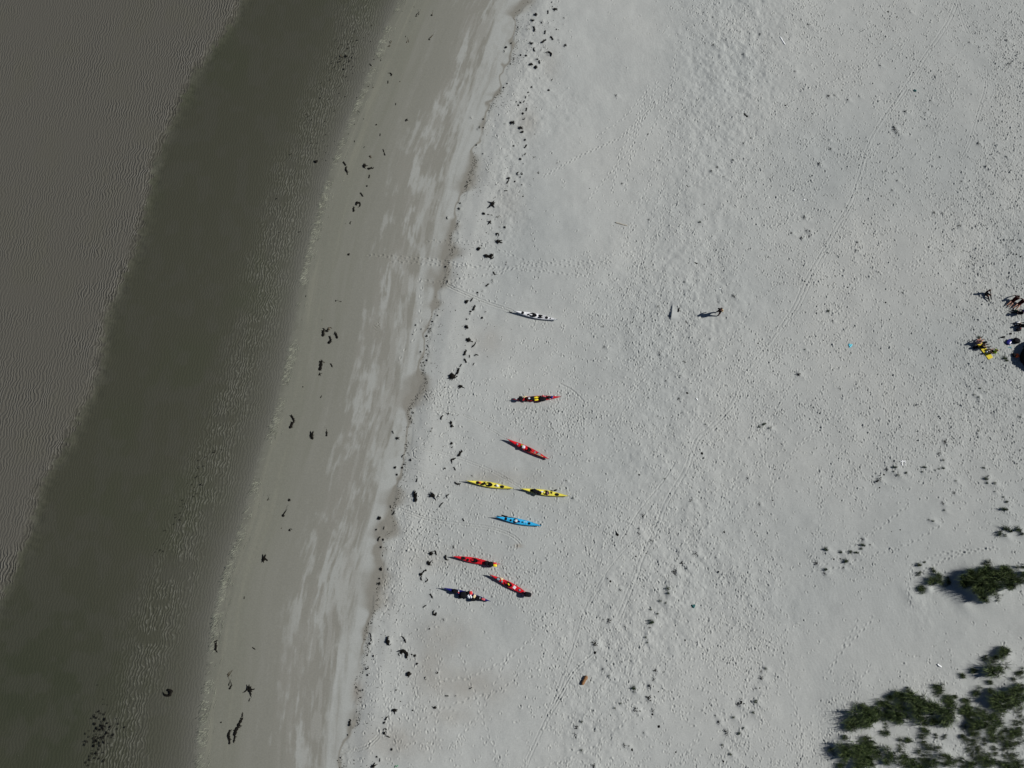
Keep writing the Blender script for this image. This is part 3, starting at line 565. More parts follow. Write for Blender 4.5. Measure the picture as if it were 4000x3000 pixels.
def copy_tree(o, parent=None):
    c = o.copy(); COL.objects.link(c); c.parent = parent
    for ch in list(o.children): copy_tree(ch, c)
    return c

# ================================================================ kayaks
def deck_z(t, L, B=.56):
    q = 2 * t - 1
    return .285 + .185 * abs(q) ** 2.8 + (.02 if t < .5 else 0) + .045 * (1 - abs(q)) ** .5
def half_b(t, B):
    q = abs(2 * t - 1.02); q = min(q, 1)
    return B / 2 * max(0.012, (1 - q ** 1.9) ** 1.12)
def kayak(name, label, bow, stern, m, B=.56, feats=(), lines=True, cock=(.45, .42, .23), seatm='black', roll=0.0, ringm='black'):
    ax_, ay = at(*bow, .42); bx, by = at(*stern, .42)
    L = math.hypot(bx - ax_, by - ay); rz = math.atan2(by - ay, bx - ax_)
    mx_, my = (ax_ + bx) / 2, (ay + by) / 2
    zs = [gz(ax_ + (bx - ax_) * t, ay + (by - ay) * t) for t in (.25, .35, .5, .65, .75)]
    k = empty(name, (mx_, my, sum(zs) / len(zs) + .005), rz, label, 'kayak', 'sea kayaks drawn up on the dry sand')
    k.rotation_euler = (roll, 0, rz)
    # hull: lofted from keel to sheer; deck: sheer to sheer with a ridge
    n = 36; hv = []; hf = []; dv = []; df = []
    for i in range(n + 1):
        t = i / n; q = 2 * t - 1; x = (t - .5) * L
        b = half_b(t, B); sh = .27 + .19 * abs(q) ** 2.8; kz = max(0, abs(q) - .62) ** 1.6 * 1.0
        kz = min(kz, sh - .02)
        xk = x * (1 - .03 * abs(q) ** 4)
        for fb, fz in ((-1, 1), (-1.0, .62), (-.86, .3), (-.5, .07), (0, 0), (.5, .07), (.86, .3), (1.0, .62), (1, 1)):
            hv.append((xk if fz < .5 else x, b * fb, kz + (sh - kz) * fz))
        top = deck_z(t, L)
        for fb in (-1, -.72, -.4, 0, .4, .72, 1):
            dv.append((x, b * fb, sh + (top - sh) * (1 - abs(fb) ** 1.7) + .002))
    for i in range(n):
        for j in range(8): a = i * 9 + j; hf.append((a, a + 1, a + 10, a + 9))
        for j in range(6): a = i * 7 + j; df.append((a, a + 7, a + 8, a + 1))
    new_obj('hull', mesh_from(hv, hf), m, k); new_obj('deck', mesh_from(dv, df), m, k)
    def top(t, y=0):
        b = half_b(t, B); q = 2 * t - 1; sh = .27 + .19 * abs(q) ** 2.8
        return sh + (deck_z(t, L) - sh) * (1 - min(1, abs(y / b)) ** 1.7)
    k_top = top
    def disc(cx, cy, rx, ry, z0, h, dome=.012, nn=24, rings=3):
        vs = [(cx, cy, z0 + h + dome)]; fs = []
        for r_ in range(1, rings + 1):
            f = r_ / rings
            for a in range(nn):
                th = 2 * math.pi * a / nn; vs.append((cx + rx * f * math.cos(th), cy + ry * f * math.sin(th), z0 + h + dome * (1 - f * f)))
        for a in range(nn):
            th = 2 * math.pi * a / nn; vs.append((cx + rx * 1.02 * math.cos(th), cy + ry * 1.02 * math.sin(th), z0 - .05))
        for a in range(nn): fs.append((0, 1 + a, 1 + (a + 1) % nn))
        for r_ in range(rings):
            for a in range(nn): fs.append((1 + r_ * nn + a, 1 + (r_ + 1) * nn + a, 1 + (r_ + 1) * nn + (a + 1) % nn, 1 + r_ * nn + (a + 1) % nn))
        return vs, fs
    if cock:
        t, rx, ry = cock; x = (t - .5) * L; z0 = top(t) - .01
        ring = []
        nn = 32
        for a in range(nn + 1):
            th = 2 * math.pi * a / nn; e = .82 if math.cos(th) < 0 else 1.0
            ring.append((x + rx * math.cos(th), ry * math.sin(th) * (e if abs(math.sin(th)) < .9 else 1), z0 + .025))
        cm = MB().tube(ring, .022, 6).done('coaming', M[ringm], k)
        vs, fs = disc(x, 0, rx, ry, z0, .006, -.006); MB().add(vs, fs).done('cockpit_dark_disc', M['black'], k)  # black disc on the closed deck, painted dark for the open cockpit
        sx = x + rx * .25
        MB().blob((sx, 0, z0 + .025), (.34, .30, .04), 4, 14, 0, 3).done('seat', M[seatm], k)
        MB().blob((sx + .19, 0, z0 + .055), (.05, .28, .09), 4, 12, 0, 2.6).done('backrest', M['black'], k)
    for f in feats:
        t, y, rx, ry, mm = f[:5]; x = (t - .5) * L
        z0 = top(t, y)
        vs, fs = disc(x, y, rx, ry, z0, .012); h = MB().add(vs, fs).done('hatch_cover', M['black'], k)
        if mm != 'black':
            vs, fs = disc(x, y, rx * .78, ry * .78, z0 + .012, .012); MB().add(vs, fs).done('hatch_lid', M[mm], h)
        else:
            ring = [(x + rx * .7 * math.cos(a * math.pi / 8), y + ry * .7 * math.sin(a * math.pi / 8), z0 + .024) for a in range(17)]
            MB().tube(ring, .008, 5).done('hatch_rib', M['rope'], h)
    if lines:
        for sgn in (-1, 1):
            MB().tube([((t - .5) * L, sgn * half_b(t, B) * .86, top(t, sgn * half_b(t, B) * .86) + .012) for t in [i / 20 for i in range(1, 20)]], .006, 4).done('deck_line', M['rope'], k)
        for t in (.30, .62, .66):
            b = half_b(t, B) * .8
            MB().tube([((t - .5) * L, -b, top(t, b) + .01), ((t - .5) * L, 0, top(t) + .012), ((t - .5) * L, b, top(t, b) + .01)], .007, 4).done('deck_bungee', M['rope'], k)
    for t in (.012, .988):
        x = (t - .5) * L
        MB().tube([(x, -.05, top(t) + .02), (x, .05, top(t) + .02)], .014, 6).done('carry_toggle', M['black'], k)
    info = dict(o=k, L=L, rz=rz, top=top, roll=roll)
    def P(t, y, dz=0.0, info=info):
        mw = Matrix.LocRotScale(k.location, k.rotation_euler, None)
        return mw @ Vector(((t - .5) * L, y, top(t, min(abs(y), half_b(t, B) * .95)) + dz))
    info['P'] = P
    return info
K = {}
K['white'] = kayak('sea_kayak', 'white sea kayak with black hatches, alone above the other kayaks', (2003.5,1214), (2178,1249), M['white'],
    feats=[(.22,0,.155,.15,'black'),(.345,-.06,.11,.10,'black'),(.755,.01,.17,.15,'black'),(.84,0,.07,.08,'black')], cock=(.45,.42,.22))
K['laden'] = kayak('sea_kayak', 'red sea kayak heaped with black and yellow gear along its deck', (2003,1560), (2192,1549), M['red'], feats=[(.2,0,.13,.11,'black'),(.8,0,.14,.11,'black')], cock=(.5,.42,.22))
K['steep'] = kayak('sea_kayak', 'red sea kayak with grey hatch lids and a wooden paddle, nearly empty deck', (1977,1713), (2144,1793), M['red'],
    feats=[(.265,-.01,.13,.12,'grey'),(.67,.02,.11,.11,'grey'),(.765,.02,.24,.15,'grey')], cock=(.515,.41,.20), B=.54)
K['yl'] = kayak('sea_kayak', 'yellow sea kayak on the left of the two, with white and red things on deck', (1818,1877), (2008,1908), M['yellow'],
    feats=[(.26,0,.23,.145,'black'),(.61,-.02,.09,.08,'black'),(.755,-.01,.23,.145,'black')], cock=(.485,.36,.20))
K['yr'] = kayak('sea_kayak', 'yellow sea kayak on the right of the two, black pile forward of its cockpit', (2030,1908), (2222,1938), M['yellow'],
    feats=[(.25,0,.22,.14,'black'),(.645,.07,.11,.10,'black'),(.76,-.01,.23,.14,'black')], cock=(.54,.32,.21))
K['blue'] = kayak('sea_kayak', 'light blue sea kayak with round black hatches and a black paddle', (1932,2018), (2116,2054), M['blue'],
    feats=[(.24,.0,.15,.14,'black'),(.345,-.04,.12,.115,'black'),(.59,-.01,.09,.09,'black'),(.735,.0,.14,.13,'black')], cock=(.45,.25,.215), seatm='pale')
K['redm'] = kayak('sea_kayak', 'red sea kayak with black bags and a yellow bundle on its right end', (1765,2172), (1946,2207), M['red'],
    feats=[(.245,.01,.25,.15,'black'),(.345,-.07,.14,.13,'black')], cock=(.485,.37,.20))
K['redl'] = kayak('sea_kayak', 'red sea kayak with a white card on deck, slanting beside the navy kayak', (1911,2243), (2076,2329), M['red'],
    feats=[(.215,-.02,.22,.15,'grey'),(.31,-.07,.12,.11,'grey'),(.72,.0,.13,.12,'grey')], cock=(.45,.42,.20))
K['navy'] = kayak('sea_kayak', 'navy blue sea kayak heaped with dark bags and a grey jacket', (1728,2295), (1917,2349), M['navy'], feats=[(.22,0,.13,.12,'black'),(.8,0,.13,.11,'black')], cock=(.5,.42,.22))

def put(o, kk, t, y, dz=0.0, rz=0.0):
    """rest a thing on a kayak's deck"""
    o.location = kk['P'](t, y, dz); o.rotation_euler = (0, 0, kk['rz'] + rz); return o
def bag(label, m, size, seed=0, name='dry_bag', roll=True, cat='bag', clip='black'):
    e = empty(name, (0, 0, 0), 0, label, cat)
    l, w, h = size
    b = MB().blob((0, 0, h * .46), (l, w, h), 8, 20, .06, 5.0 if 'box' in label else 3.6, seed); b.done('bag_body', M[m], e)
    if roll:
        MB().tube([(l * .47, -w * .38, h * .5), (l * .53, 0, h * .56), (l * .47, w * .38, h * .5)], h * .16, 6).done('roll_top', M[m], e)
        MB().tube([(-l * .1, -w * .5, h * .4), (-l * .1, -w * .3, h * .87), (-l * .1, w * .3, h * .87), (-l * .1, w * .5, h * .4)], .012, 4).done('strap', M[clip], e)
    return e
def cloth(name, label, m, size, seed=0, cat='clothing', folds=5, holes=True):
    r_ = random.Random(seed); n = 18; vs = []; fs = []
    ph = [r_.uniform(0, 6.28) for _ in range(8)]
    for i in range(n + 1):
        for j in range(n + 1):
            u, v = i / n * 2 - 1, j / n * 2 - 1
            a = math.atan2(v, u); rr = max(abs(u), abs(v)); sc = 1 + .22 * math.sin(3 * a + ph[0]) + .15 * math.sin(5 * a + ph[1]) + .10 * math.sin(9 * a + ph[2])
            z = size[2] * ((1 - rr ** 3) * (.55 + .28 * math.sin(folds * u + 3 * v + ph[3]) + .25 * math.sin(folds * 1.3 * v - 2 * u + ph[4]) + r_.uniform(-.06, .06)))
            m_ = rr / max(1e-6, math.hypot(u, v)) if rr > 0 else 1
            vs.append((u * m_ * size[0] / 2 * sc, v * m_ * size[1] / 2 * sc, max(0.004, z) if rr < 1 else -.03))
    for i in range(n):
        for j in range(n): a = i * (n + 1) + j; fs.append((a, a + n + 1, a + n + 2, a + 1))
    o = new_obj(name, mesh_from(vs, fs), M[m]); return tag(o, label, cat)
def paddle(label, shaft_m, blade_m, L=2.15, blade=(.42, .15), group=None, feather=1.0, one=False):
    e = empty('paddle', (0, 0, 0), 0, label, 'paddle')
    MB().tube([(-L / 2 + .3, 0, 0), (L / 2 - .3, 0, 0)], .016, 8).done('shaft', M[shaft_m], e)
    for s in ((-1, 1) if not one else (-1,)):
        vs = []; fs = []; n = 8
        for i in range(n + 1):
            f = i / n; w = blade[1] / 2 * (math.sin(math.pi * min(1, f * .80 + .06)) ** .6) + .008
            for q in (-1, 0, 1):
                for zz in (-.004, .004): vs.append((s * (L / 2 - .38 + blade[0] * f), q * w, zz + .014 * abs(q) * (1 if feather else 0)))
        for i in range(n):
            a = i * 6; b = a + 6
            fs += [(a, b, b + 2, a + 2), (a + 2, b + 2, b + 4, a + 4), (a + 1, a + 3, b + 3, b + 1), (a + 3, a + 5, b + 5, b + 3), (a, a + 1, b + 1, b), (a + 4, b + 4, b + 5, a + 5)]
        fs += [(0, 2, 3, 1), (2, 4, 5, 3), (n * 6, n * 6 + 1, n * 6 + 3, n * 6 + 2), (n * 6 + 2, n * 6 + 3, n * 6 + 5, n * 6 + 4)]
        MB().add(vs, fs).done('blade', M[blade_m], e)
    return e
def life_jacket(label, m):
    e = empty('life_jacket', (0, 0, 0), 0, label, 'life jacket')
    for s in (-1, 1): MB().blob((.02, s * .13, .06), (.46, .21, .11), 6, 14, .06, 3.0, 3 + s).done('front_panel', M[m], e)
    MB().blob((-.05, 0, .02), (.50, .44, .06), 5, 14, .05, 3.0, 9).done('back_panel', M['black'], e)
    for s in (-1, 1): MB().tube([(.22, s * .13, .08), (.34, s * .11, .06), (.24, s * .10, .01)], .035, 6, .5).done('shoulder_strap', M[m], e)
    MB().tube([(0, -.25, .06), (0, 0, .125), (0, .25, .06)], .014, 5).done('buckle_strap', M['black'], e)
    return e
def hat(label, m, d=.30, cat='hat'):
    e = empty('sun_hat', (0, 0, 0), 0, label, cat)
    vs = []; fs = []; n = 20
    prof = [(.5, 0), (.5, .012), (.34, .02), (.30, .10), (.2, .135), (.0001, .145)]
    for r_, z in prof:
        for a in range(n): th = 2 * math.pi * a / n; vs.append((r_ * d * math.cos(th) * (1 + .06 * math.sin(2 * th)), r_ * d * math.sin(th), z * d / .30 + .012 * math.sin(3 * th) * r_))
    for i in range(len(prof) - 1):
        for a in range(n): fs.append((i * n + a, i * n + (a + 1) % n, (i + 1) * n + (a + 1) % n, (i + 1) * n + a))
    o = MB().add(vs[:4 * n], fs[:3 * n]).done('brim', M[m], e)
    MB().add(vs[2 * n:], [tuple(i - 2 * n for i in f) for f in fs[2 * n:]]).done('crown', M[m], e)
    return e
def bottle(label, m, L=.26, r=.037, cap='black'):
    e = empty('water_bottle', (0, 0, 0), 0, label, 'bottle')
    MB().tube([(-L / 2, 0, r), (-L / 2 + .01, 0, r), (L * .25, 0, r), (L * .36, 0, r)], [r * .8, r, r, r * .5], 12).done('bottle_body', M[m], e)
    MB().tube([(L * .36, 0, r), (L * .5, 0, r)], r * .55, 10).done('cap', M[cap], e)
    return e
def flat_card(name, label, m, size, cat, inner=None):
    e = empty(name, (0, 0, 0), 0, label, cat)
    MB().box((0, 0, .008), (size[0], size[1], .014)).done('case', M[m], e, False)
    if inner: MB().box((0, 0, .018), (size[0] * .7, size[1] * .75, .004)).done('sheet', M[inner], e, False)
    return e

k = K['white']
o = paddle('split black paddle half under the bungees nearer the top edge of the white kayak', 'black', 'black', 1.15, (.44, .17), one=True); put(o, k, .70, .10, .035)
o = paddle('split black paddle half under the bungees nearer the bottom edge of the white kayak', 'black', 'black', 1.15, (.44, .17), one=True); put(o, k, .70, -.08, .035, .05)
k = K['laden']
put(bag('round black bag on the left part of the laden red kayak', 'dark', (.46,.44,.26), 1), k, .16, 0, 0, 1.5)
put(cloth('towel', 'pale cream cloth hanging off the upper edge of the laden red kayak', 'cream', (.42,.22,.10), 2, 'towel'), k, .25, .20, .09)
put(cloth('rain_jacket', 'dark red and black jacket left of the yellow life jacket on the laden red kayak', 'maroon', (.62,.5,.2), 3, 'jacket'), k, .30, -.02, .02)
put(bag('small white bag in front of the yellow life jacket on the laden red kayak', 'pale', (.22,.18,.12), 4, roll=False), k, .335, -.02, .16)
put(bag('black deck bag between white bag and yellow life jacket, laden red kayak', 'dark', (.5,.44,.2), 5), k, .40, 0, .0, .2)
put(life_jacket('yellow life jacket in the middle of the laden red kayak', 'lifey'), k, .475, -.08, .05, .12)
put(bag('large black bag right of the yellow life jacket on the laden red kayak', 'dark', (.68,.55,.30), 6), k, .61, -.15, 0, .1)
put(cloth('spray_top', 'bright red top behind the large black bag on the laden red kayak', 'pink', (.55,.36,.16), 7, 'jacket'), k, .63, .09, .12)
put(bottle('black bottle sticking out over the upper edge of the laden red kayak', 'black', .34, .05), k, .69, .13, .06, 1.5)
put(bag('small dark bag on the right deck of the laden red kayak', 'dark', (.34,.3,.12), 8, roll=False), k, .745, 0, 0)
put(bag('navy dry bag near the right end of the laden red kayak', 'navy', (.26,.28,.14), 9), k, .805, 0, 0)
put(cloth('strap_bundle', 'thin white strap bundle beside the navy bag of the laden red kayak', 'pale', (.16,.12,.06), 10, 'straps'), k, .765, -.11, .04)
put(bag('white tag-like pouch left of the round black bag, laden red kayak', 'pale', (.34,.07,.05), 11, roll=False, cat='pouch', name='pouch'), k, .085, .02, .02, .15)
k = K['steep']
put(bag('off-white bundle left of the cockpit of the slanting red kayak', 'pale', (.36,.34,.22), 12, roll=False, name='cloth_bundle', cat='bundle'), k, .41, -.02, 0, .3)
put(cloth('glove', 'yellow and lime gloves beside the off-white bundle on the slanting red kayak', 'lime', (.24,.18,.08), 13, 'gloves'), k, .365, .07, .03)
put(paddle('narrow wooden paddle laid along the cockpit of the slanting red kayak', 'tan', 'tan', 1.55, (.85,.085), one=True), k, .625, -.13, .08, math.pi + .06)
k = K['yl']
put(bag('red pouch on the left hatch of the left yellow kayak', 'lifer', (.30,.12,.10), 14, roll=False, name='pouch', cat='pouch'), k, .30, .03, .03, -.25)
put(bag('small black bag left of the cockpit of the left yellow kayak', 'dark', (.34,.26,.15), 15), k, .375, -.04, .0, .5)
put(paddle('black split paddle sticking up over the edge of the left yellow kayak', 'black', 'black', .75, (.25,.11), one=True), k, .40, .20, .10, 1.5)
put(cloth('towel', 'crumpled white towel right of the cockpit of the left yellow kayak', 'whitep', (.34,.24,.12), 16, 'towel'), k, .655, .01, .03)
k = K['yr']
put(bag('first lump of the long black gear pile on the right yellow kayak', 'dark', (.55,.42,.24), 17), k, .315, -.03, 0, -.3)
put(bag('second lump of the long black gear pile on the right yellow kayak', 'dark', (.55,.40,.26), 18), k, .385, -.12, 0, -.4)
put(cloth('pink_scarf', 'pink cloth spilling from the cockpit of the right yellow kayak', 'mauve', (.26,.36,.14), 19, 'cloth'), k, .565, -.05, .05)
put(cloth('towel', 'small white cloth at the left rim of the right yellow kayak cockpit', 'whitep', (.26,.16,.07), 20, 'towel'), k, .455, .03, .04)
put(paddle('black paddle half jutting over the upper edge of the right yellow kayak', 'black', 'black', 1.0, (.38,.16), one=True), k, .66, .26, .05, math.pi + .45)
k = K['blue']
put(paddle('black paddle half lying along the upper edge of the light blue kayak', 'black', 'black', 1.5, (.45,.17), one=True), k, .345, .255, .03, .05)
put(paddle('second black paddle half, its tip left of the other on the light blue kayak', 'black', 'black', 1.3, (.42,.14), one=True), k, .27, .235, .05, -.05)
put(bag('small navy pouch right of the cockpit of the light blue kayak', 'navy', (.22,.17,.10), 21, roll=False, name='pouch', cat='pouch'), k, .525, -.01, .0)
put(flat_card('deck_card', 'pale strip of tape or paper on the right deck of the light blue kayak', 'pale', (.30,.05), 'card'), k, .655, .08, .01, .1)
k = K['redm']
put(bag('black bag left of the striped black bag on the red kayak', 'dark', (.42,.42,.24), 22), k, .755, -.02, 0, .5)
put(bag('black bag with grey strap beside the yellow bundle, red kayak', 'dark', (.44,.52,.30), 23, clip='grey'), k, .845, -.06, .0, .1)
put(bag('yellow bundle on the right end of the red kayak', 'lifey', (.40,.28,.22), 24, roll=False, name='yellow_bundle', cat='bundle'), k, .935, -.11, .0, .1)
put(bag('dark red bundle behind the yellow bundle on the red kayak', 'lifer', (.38,.22,.2), 25, roll=False, name='red_bundle', cat='bundle'), k, .925, .09, .0, .1)
put(paddle('short dark red paddle on deck right of the red kayak cockpit', 'maroon', 'maroon', .8, (.3,.10), one=True), k, .61, .05, .03, .1)
put(paddle('red stick end pointing right beyond the red kayak with the yellow bundle', 'pink', 'pink', .75, (.22,.07), one=True), k, .985, .10, .03, math.pi + .15)
k = K['redl']
put(cloth('towel', 'cream oval cloth by the big grey hatch of the slanting red kayak', 'cream', (.44,.20,.09), 26, 'towel'), k, .275, .16, .03, -.15)
put(bag('yellow and orange gloves inside the cockpit of the slanting red kayak', 'lifey', (.26,.12,.08), 27, roll=False, name='gloves', cat='gloves'), k, .46, .0, .03, -.5)
put(flat_card('chart_card', 'white rectangular chart card on the deck of the slanting red kayak', 'whitep', (.27,.28), 'card', 'pale'), k, .60, .0, .01, -.25)
put(bag('big black bag on the right end of the slanting red kayak', 'dark', (.62,.5,.32), 28), k, .91, -.02, 0, .3)
put(bottle('white bottle top left of the black bag on the slanting red kayak', 'whitep', .12, .045), k, .83, .03, .02)
k = K['navy']
put(bag('black bag nearest the left end of the navy kayak', 'dark', (.55,.42,.2), 29), k, .27, 0, 0)
put(bottle('white bottle on the left dark bag of the navy kayak', 'whitep', .12, .055), k, .335, .10, .17)
put(cloth('glove', 'faded red glove below the white bottle on the navy kayak', 'pink', (.16,.14,.07), 30, 'glove'), k, .335, -.04, .17)
put(bag('wide black bag with a green stripe on the navy kayak', 'dark', (.6,.62,.26), 31, clip='green'), k, .44, -.09, 0, .1)
put(cloth('rain_jacket', 'black jacket overhanging the lower edge of the navy kayak', 'dark', (.62,.55,.2), 32, 'jacket'), k, .40, -.24, -.12)
put(bag('red topped bag standing up at the upper edge of the navy kayak', 'lifer', (.34,.36,.36), 33, roll=False), k, .575, .25, .0, .5)
put(bag('black bag left of the red topped bag on the navy kayak', 'dark', (.36,.34,.34), 34, roll=False), k, .53, .22, .0, .8)
put(cloth('rain_jacket', 'pale grey crumpled jacket in the middle of the navy kayak', 'pale', (.48,.60,.16), 35, 'jacket'), k, .565, -.03, .13, .3)
put(bag('cream straw-coloured bundle right of the grey jacket on the navy kayak', 'cream', (.26,.38,.18), 36, roll=False, name='cloth_bundle', cat='bundle'), k, .66, .04, .08, -.2)
put(bag('black bag below the cream bundle on the navy kayak', 'dark', (.5,.5,.24), 37), k, .65, -.22, -.06, .2)
put(bag('flat black bag right of the cream bundle on the navy kayak', 'dark', (.55,.42,.18), 38), k, .745, -.04, 0)
put(bag('small grey pouch left of the red ring bag on the navy kayak', 'grey', (.12,.18,.08), 39, roll=False, name='pouch', cat='pouch'), k, .775, .02, .14)
put(bag('red ended dry bag near the right end of the navy kayak', 'pink', (.36,.22,.14), 40, clip='black'), k, .845, 0, .03)

# ================================================================ seaweed, driftwood, grass
def prng(seed): return random.Random(seed)
def ribbon(mb, pts, w, th=.012, twist=0.0):
    mb.tube(pts, [max(.004, q) for q in w], 5, .45)
def curve_pts(r_, L, bend, n, wob=.05, z=.02, lift=.03):
    a = 0; x, y = 0, 0; out = []
    for i in range(n):
        out.append((x, y, z + lift * math.sin(i / n * 7 + r_.random()) * .5 + lift * .5)); a += bend / n + r_.gauss(0, wob)
        x += math.cos(a) * L / n; y += math.sin(a) * L / n
    cx = sum(p[0] for p in out) / n; cy = sum(p[1] for p in out) / n
    return [(p[0] - cx, p[1] - cy, p[2]) for p in out]
def weed_proto(kind, seed):
    r_ = prng(seed * 31 + ord(kind)); mb = MB()
    if kind == 'b':
        mb.blob((0, 0, .07), (.62, .5, .22), 5, 12, .22, 2, seed)
        mb.blob((r_.uniform(-.2, .2), r_.uniform(-.2, .2), .06), (.45, .32, .2), 4, 10, .25, 2, seed + 5)
        for i in range(16):
            a = r_.uniform(0, 6.28); p = curve_pts(r_, r_.uniform(.25, .55), r_.uniform(-2, 2), 6, .2)
            q = r_.uniform(.1, .32); mb.tube([(x * math.cos(a) - y * math.sin(a) + q * math.cos(a), x * math.sin(a) + y * math.cos(a) + q * math.sin(a), z + .02) for x, y, z in p], [.05, .055, .045, .04, .03, .012], 5, .5)
    elif kind == 's':
        p = curve_pts(r_, 1.0, r_.uniform(-.9, .9), 9, .18)
        mb.tube(p, [.07, .12, .13, .09, .13, .14, .09, .07, .02], 6, .6)
        for i in range(9):
            c = p[r_.randrange(9)]; a = r_.uniform(0, 6.28); l = r_.uniform(.12, .28)
            mb.tube([c, (c[0] + l * .5 * math.cos(a), c[1] + l * .5 * math.sin(a), .06), (c[0] + l * math.cos(a + .6), c[1] + l * math.sin(a + .6), .02)], [.06, .05, .015], 5, .5)
    elif kind == 'c':
        p = curve_pts(r_, 1.5, r_.choice([-1, 1]) * r_.uniform(1.8, 3.3), 12, .32)
        mb.tube(p, [r_.uniform(.6, 1.3) * w_ for w_ in (.05, .09, .12, .14, .12, .13, .11, .10, .08, .06, .04, .02)], 6, .6)
        mb.blob((p[3][0], p[3][1], .05), (.34, .3, .16), 4, 9, .25, 2, seed)
    elif kind == 'f':
        for i in range(r_.randint(8, 11)):
            a = r_.gauss(0, .75) + (math.pi if r_.random() < .25 else 0); l = r_.uniform(.35, .7)
            a2 = a + r_.uniform(-.8, .8)
            mb.tube([(-.2, 0, .05), (-.2 + l * .35 * math.cos(a), l * .35 * math.sin(a), .09), (-.2 + l * .7 * math.cos(a2), l * .7 * math.sin(a2), .05), (-.2 + l * math.cos(a2), l * math.sin(a2) + r_.uniform(-.05, .05), .02)], [.07, .07, .045, .01], 5, .6)
        mb.blob((-.22, 0, .06), (.36, .3, .18), 4, 9, .25, 2, seed)
    elif kind == 'g':
        for i in range(7):
            x0, y0 = r_.uniform(-.4, .4), r_.uniform(-.12, .12); a = r_.gauss(0, .6)
            mb.tube([(x0, y0, .02), (x0 + .15 * math.cos(a), y0 + .15 * math.sin(a), .05), (x0 + .3 * math.cos(a + .4), y0 + .3 * math.sin(a + .4), .02)], [.02, .026, .008], 4, .6)
    elif kind == 'k':
        p = curve_pts(r_, 1.05, r_.uniform(-.5, .5), 12, .16, .01, .015)
        mb.tube(p, [.05, .055, .045, .03, .022, .02, .018, .017, .015, .013, .01, .006], 5, .5)
        p = curve_pts(r_, .85, r_.uniform(-.6, .6), 10, .16, .01, .015)
        mb.tube([(x - .05, y + .04, z) for x, y, z in p], [.04, .04, .03, .02, .018, .015, .013, .012, .01, .006], 5, .5)
    return mesh_from(mb.v, mb.f)
def debris_proto(kind, seed):
    r_ = prng(seed * 17 + ord(kind)); mb = MB()
    if kind == 'h':
        mb.blob((0, 0, .09), (.8, .62, .36), 5, 11, .2, 2, seed)
        for i in range(5):
            a = r_.uniform(0, 6.28); mb.tube([(.2 * math.cos(a), .2 * math.sin(a), .1), (.55 * math.cos(a + .3), .55 * math.sin(a + .3), .03)], [.07, .02], 5, .7)
    else:   # twiggy weed half buried
        for i in range(15):
            x0, y0 = r_.gauss(0, .24), r_.gauss(0, .26); a = r_.uniform(0, 6.28); l = r_.uniform(.14, .34)
            mb.tube([(x0, y0, -.02), (x0 + l * .5 * math.cos(a), y0 + l * .5 * math.sin(a), r_.uniform(.05, .16)), (x0 + l * math.cos(a + .5), y0 + l * math.sin(a + .5), .0)], [.04, .042, .012], 5, .8)
        for i in range(3):
            mb.blob((r_.gauss(-.05, .16), r_.gauss(0, .2), .05), (.22, .2, .17), 4, 8, .3, 2, seed + i)
    return mesh_from(mb.v, mb.f)
def grass_mesh(seed, nb, R_, hgt, droop=1.0, wind=(-.55, .05), wide=1.0):
    r_ = prng(seed); vs = []; fs = []
    sub = [(r_.uniform(-.55, .55) * R_, r_.uniform(-.48, .48) * R_, r_.uniform(.12, .34) * R_) for _ in range(7)]
    for i in range(nb):
        a = r_.uniform(0, 6.28); c_ = sub[i % 7]; q = c_[2] * math.sqrt(r_.random()); x, y = c_[0] + q * math.cos(a), c_[1] + q * math.sin(a)
        l = hgt * r_.uniform(.5, 1.25); a2 = a + r_.gauss(0, .7); lean = r_.uniform(.25, 1.0) * droop
        dx = math.cos(a2) * lean * 1.25 + wind[0] * r_.uniform(.2, 1.3); dy = math.sin(a2) * lean * .8 + wind[1] + r_.gauss(0, .1)
        w = r_.uniform(.014, .030) * wide; n = 4; k0 = len(vs)
        nl = math.hypot(dx, dy) + 1e-6; px_, py_ = -dy / nl, dx / nl
        for s in range(n + 1):
            f = s / n; ww = w * (1 - f * .9)
            h = l * (f - .55 * lean * f * f * 1.2); hx = x + dx * l * f * f * .85; hy = y + dy * l * f * f * .85
            vs.append((hx - px_ * ww, hy - py_ * ww, max(.0, h))); vs.append((hx + px_ * ww, hy + py_ * ww, max(.0, h)))
        for s in range(n): b = k0 + 2 * s; fs.append((b, b + 1, b + 3, b + 2))
    me = mesh_from(vs, fs, False); me['nb'] = nb
    return me
def dry_blades(me, m2, share, seed=3):
    me.materials.append(m2); r_ = prng(seed); mi = []
    for b in range(len(me.polygons) // 4): mi += [1 if r_.random() < share else 0] * 4
    me.polygons.foreach_set('material_index', mi + [0] * (len(me.polygons) - len(mi)))

LAND = [('the white kayak', 2090, 1232), ('the laden red kayak', 2098, 1555), ('the wooden-paddle kayak', 2060, 1752), ('the left yellow kayak', 1913, 1892), ('the right yellow kayak', 2125, 1923),
        ('the light blue kayak', 2024, 2036), ('the navy kayak', 1815, 2325), ('the lone walker', 2805, 1222), ('the yellow mat', 3855, 1385), ('the turquoise sheet', 3320, 1350), ('the brown driftwood', 2280, 2658),
        ('the large grass hummock', 3820, 2270), ('the broken pale board', 3526, 1809), ('the lone driftwood board', 2427, 875), ('the short white plank', 3668, 2600)]
NUM = 'no one two three four five six seven eight nine ten eleven twelve thirteen fourteen fifteen sixteen seventeen eighteen nineteen twenty'.split()
def word(n):
    if n <= 20: return NUM[n]
    t = ('twenty', 'thirty', 'forty', 'fifty', 'sixty', 'seventy')[min(n // 10, 7) - 2]
    return t + (NUM[n % 10] if n % 10 else '')
